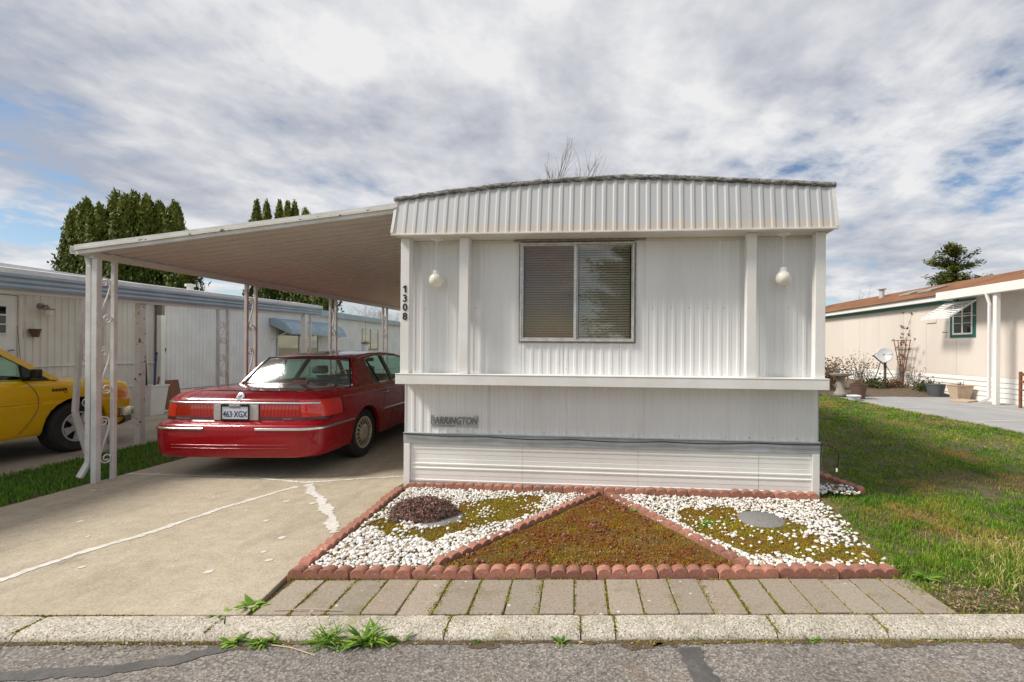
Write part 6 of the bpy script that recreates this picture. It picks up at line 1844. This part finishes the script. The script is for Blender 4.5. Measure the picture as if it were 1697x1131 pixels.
# ---- low planting
def leafy_strip(mb_v, mb_f, att, p, d, L, w, droop, rr, nseg=4):
    """one bent pointed leaf"""
    d = Vector(d).normalized(); s = d.cross(Vector((0, 0, 1)))
    s = s.normalized() if s.length > 1e-4 else Vector((1, 0, 0))
    k0 = len(mb_v); cur = Vector(p)
    for k in range(nseg + 1):
        q = k / nseg
        ww = w * (.35 + 1.3 * q if q < .5 else 2.0 * (1 - q) + .02) * .5
        mb_v.append(cur - s * ww); mb_v.append(cur + s * ww); att.extend((rr, rr))
        d = (d + Vector((0, 0, -droop / nseg))).normalized(); cur = cur + d * (L / nseg)
    for k in range(nseg):
        a = k0 + 2 * k; mb_f.append((a, a + 1, a + 3, a + 2))
def weed(x, y, z, n, L, w, label, seed, mat='weed_leaf', droop=.75, lift=1.15, spread=.02, name='weed', cat='weed', group='weeds in the pavement gaps'):
    r = np.random.default_rng(seed); V, F, A = [], [], []
    for _ in range(n):
        a = r.uniform(0, 2 * math.pi)
        d = (math.cos(a), math.sin(a), r.uniform(.25, 1.5) * lift)
        leafy_strip(V, F, A, (r.normal(0, spread), r.normal(0, spread * .5), 0), d, L * r.uniform(.5, 1.1), w * r.uniform(.7, 1.2), droop * r.uniform(.6, 1.3), r.random())
    me = np_mesh(name, np.array([v[:] for v in V]), np.array(F), None, {'rnd': A})
    o = link(name, me, mat, loc=(x, y, z))
    return tag(o, label, cat, group)
g_ = -.04
def gut(x): return kl(x, -.172)
W_ = [(-1.82, 22, .075, .022, 'small weed in the gutter at the split kerb joint'), (-1.66, 46, .085, .014, 'low weed in the gutter left of the grass tuft'), (-1.35, 150, .12, .0065, 'spiky grass tuft growing in the gutter'),
      (-1.13, 95, .125, .018, 'largest leafy weed in the gutter beside the grass tuft'), (-.97, 12, .095, .022, 'upright three leaved weed right of the largest weed'), (-.13, 16, .06, .018, 'small bright weed in the gutter below the centre pavers'),
      (1.20, 12, .05, .016, 'tiny weed in the gutter below the bricks of the lawn side')]
for i, (x, n, L, w, lab) in enumerate(W_):
    X, Y = gut(x); weed(X, Y, g_, n, L, w, lab, 300 + i, spread=.035 if n > 25 else .02)
weed(-1.93, 2.66, -.01, 26, .11, .026, 'dark leafy weed at the corner of driveway and pavers', 320, lift=.7)
weed(-2.03, 2.585, -.01, 10, .07, .02, 'small weed in the joint between driveway and kerb', 321, lift=.7)
weed(2.24, 3.03, .005, 18, .12, .020, 'bright green weed past the last brick of the front row', 322, lift=.6)
weed(1.02, 3.87, .02, 9, .10, .030, 'broad leaved weed among the white pebbles beside the diagonal bricks', 323, lift=.6)
weed(.45, 4.22, .02, 8, .06, .022, 'tiny green seedling on the moss triangle', 324, lift=.5)
for i, (x, lab) in enumerate(((1.9, 'weed at foot of kerb below the last paver'), (.62, 'sprig at the foot of the kerb beside the forked tar patch'), (-.55, 'sprig at the foot of the kerb left of the short kerb stone'))):
    X, Y = gut(x); weed(X, Y, g_, 9, .035, .012, lab, 340 + i)
# fallen straws
for a, b, lab in (((-1.65, 2.37, -.036), (-1.34, 2.285, -.036), 'pale dry straw lying on the street below the weeds'), ((-1.76, 2.60, .006), (-1.38, 2.605, .006), 'pale dry straw lying on the kerb by the first pavers')):
    m = ((a[0] + b[0]) / 2, (a[1] + b[1]) / 2 + .008, a[2] + .006)
    tag(MB().tube([a, m, b], .003, 5).build('straw', 'pot_tan'), lab, 'straw')
# leaf litter
def litter(n, fn, label, seed, size=(.008, .022), mat='dry_leaf'):
    r = np.random.default_rng(seed)
    P = np.array([fn(r) for _ in range(n)])
    leaf_ = leaf_quads('leaf_litter', P, np.stack([r.normal(0, .35, n), r.normal(0, .35, n), np.ones(n)], 1), r.normal(0, 1, (n, 3)), r.uniform(*size, n) * .55, r.uniform(*size, n) * 1.4, mat, None, seed)
    return tag(leaf_, label, 'leaf litter', kind='stuff')
m_leaf('litter_leaf', [(.2, (.10, .05, .025)), (.45, (.26, .16, .08)), (.7, (.46, .34, .20)), (.9, (.66, .56, .40))], scale=30, trans=.1)
def f1(r):
    x = r.uniform(-4.5, 4.0); X, Y = kl(x, -.175 - abs(r.normal(0, .03))); return (X, Y, -.036 + r.uniform(0, .006))
litter(420, f1, 'bits of dry leaf gathered along the gutter', 401, mat='litter_leaf')
def f2(r):
    x = 2.15 + abs(r.normal(0, .45)); X, Y = kl(x, .03 + abs(r.normal(0, .16))); return (X, Y, .004 + r.uniform(0, .02))
litter(900, f2, 'dry leaf crumbs on the bare lawn corner beside the pavers', 402, mat='litter_leaf')
def f3(r):
    while True:
        x, y = r.uniform(-1.8, 2.0), r.uniform(3.1, 4.7)
        if in_poly(np.array([x]), np.array([y]), TRI)[0] or r.random() < .25: return (x, y, bed_h(x, y) + .016 + r.uniform(0, .008))
litter(700, f3, 'dry leaf crumbs and needles over the planted bed', 403, (.006, .018), mat='litter_leaf')
def f4(r):
    x, y = r.uniform(2.4, 6.5), 2.8 + 6 * r.random() ** 1.5; return (x, y, float(lawn_z(x, y)) + .035)
litter(260, f4, 'fallen leaves scattered on the wide lawn', 404, (.012, .03), mat='litter_leaf')

# brown heather mound
t = thing('mound_shrub', (-1.45, 4.10, .0), 'rounded purple-brown dormant shrub on the left of the bed', 'shrub')
r = np.random.default_rng(55); n = 5200
a = r.uniform(0, 2 * np.pi, n); ct = r.uniform(0.0, 1, n); st = np.sqrt(1 - ct * ct)
rad = 1 - np.abs(r.normal(0, .12, n)) + .10 * np.sin(a * 5 + ct * 9) * np.sin(ct * 11)
c = np.stack([np.cos(a) * st * rad * .30, np.sin(a) * st * rad * .22, ct * rad * .145 + .01], 1)
nr = np.stack([np.cos(a) * st, np.sin(a) * st, ct], 1) + r.normal(0, .8, (n, 3))
leaf_quads('crown', c, nr, np.stack([np.cos(a) * st, np.sin(a) * st, ct + .4], 1) + r.normal(0, .5, (n, 3)), r.uniform(.007, .014, n), r.uniform(.016, .034, n), 'heather', t, 5)
mb = MB()
for _ in range(160):
    a = r.uniform(0, 2 * math.pi); ct = r.uniform(.1, 1); st = math.sqrt(1 - ct * ct)
    e = Vector((math.cos(a) * st * .31, math.sin(a) * st * .23, ct * .155 + .012))
    mb.tube([(0, 0, 0), e * .55 + Vector((0, 0, .02)), e], [.004, .003, .0015], 4, caps=False)
tag(mb.build('stems', 'bark', t, recalc=False), kind='stuff')

def bush(name, x, y, z, w, h, nst, nlf, label, seed, leaf='dry_bush', stem='twig_grey', lsz=.05, bare=.5, cat='shrub', group='dormant shrubs along the cream house', lean=.35):
    r = np.random.default_rng(seed)
    t = thing(name, (x, y, z), label, cat, group=group)
    mb = MB(); C, N = [], []
    for _ in range(nst):
        a = r.uniform(0, 2 * math.pi); L = h * r.uniform(.6, 1.05)
        d = Vector((math.cos(a) * lean * r.uniform(.2, 1.2), math.sin(a) * lean * r.uniform(.2, 1.2), 1)).normalized()
        p = Vector((r.normal(0, w * .12), r.normal(0, w * .12), 0)); pts = [p]
        for s in range(5):
            d = (d + Vector(r.normal(0, .10, 3))).normalized(); pts.append(pts[-1] + d * L / 5)
        mb.tube(pts, [.010, .008, .007, .005, .004, .002], 4, caps=False)
        for _ in range(nlf // nst):
            k = r.integers(2, 6); C.append(pts[k] + Vector(r.normal(0, w * .07, 3))); N.append(r.normal(0, 1, 3))
    tag(mb.build('stems', stem, t, recalc=False), kind='stuff')
    if C:
        n = len(C); leaf_quads('leaves', np.array([c[:] for c in C]), np.array(N), r.normal(0, 1, (n, 3)), r.uniform(.5, 1, n) * lsz, r.uniform(.7, 1.3, n) * lsz, leaf, t, seed)
    return t
bush('dormant_shrub', 8.1, 15.2, .28, 1.2, .95, 60, 900, 'brown hydrangea with dried heads behind the bird bath', 501, lsz=.07)
bush('dormant_shrub', 7.35, 14.9, .26, .9, .85, 46, 420, 'twiggy dormant shrub partly hidden by the home corner', 502, lsz=.05)
bush('dormant_shrub', 9.5, 15.9, .30, 1.0, 1.15, 30, 420, 'tall sparse rose bush left of the satellite dish', 503, lsz=.055, lean=.5)
bush('green_shrub', 9.6, 15.3, .28, 1.0, .32, 50, 900, 'low dark green shrub at the foot of the rose bush', 504, 'green_bush', lsz=.06, lean=1.0)
bush('dormant_shrub', 10.3, 15.3, .28, .9, .34, 44, 700, 'low rust brown shrub at the foot of the satellite dish', 505, lsz=.06, lean=1.0)
bush('dormant_shrub', 10.8, 15.1, .26, .5, .75, 14, 130, 'thin rose canes right of the trellis', 506, lsz=.05, lean=.6)
bush('green_shrub', 10.75, 14.5, .22, .9, .40, 44, 700, 'low grey green shrub beside the dark grey pot', 507, 'green_bush', lsz=.06, lean=.9)
bush('climbing_vine', 10.80, 15.72, .30, .30, 2.55, 7, 260, 'dry climbing vine reaching above the fan trellis', 508, lsz=.06, lean=.10, cat='vine', group=None)
bush('dead_stems', 7.72, 13.0, .54, .3, .12, 40, 160, 'dead brown stems in the large brown pot', 509, lsz=.04, lean=1.4, cat='plant', group=None)
bush('dead_stems', 10.72, 13.15, .52, .25, .14, 12, 40, 'few dead stems in the tan square planter', 510, lsz=.03, lean=.8, cat='plant', group=None)
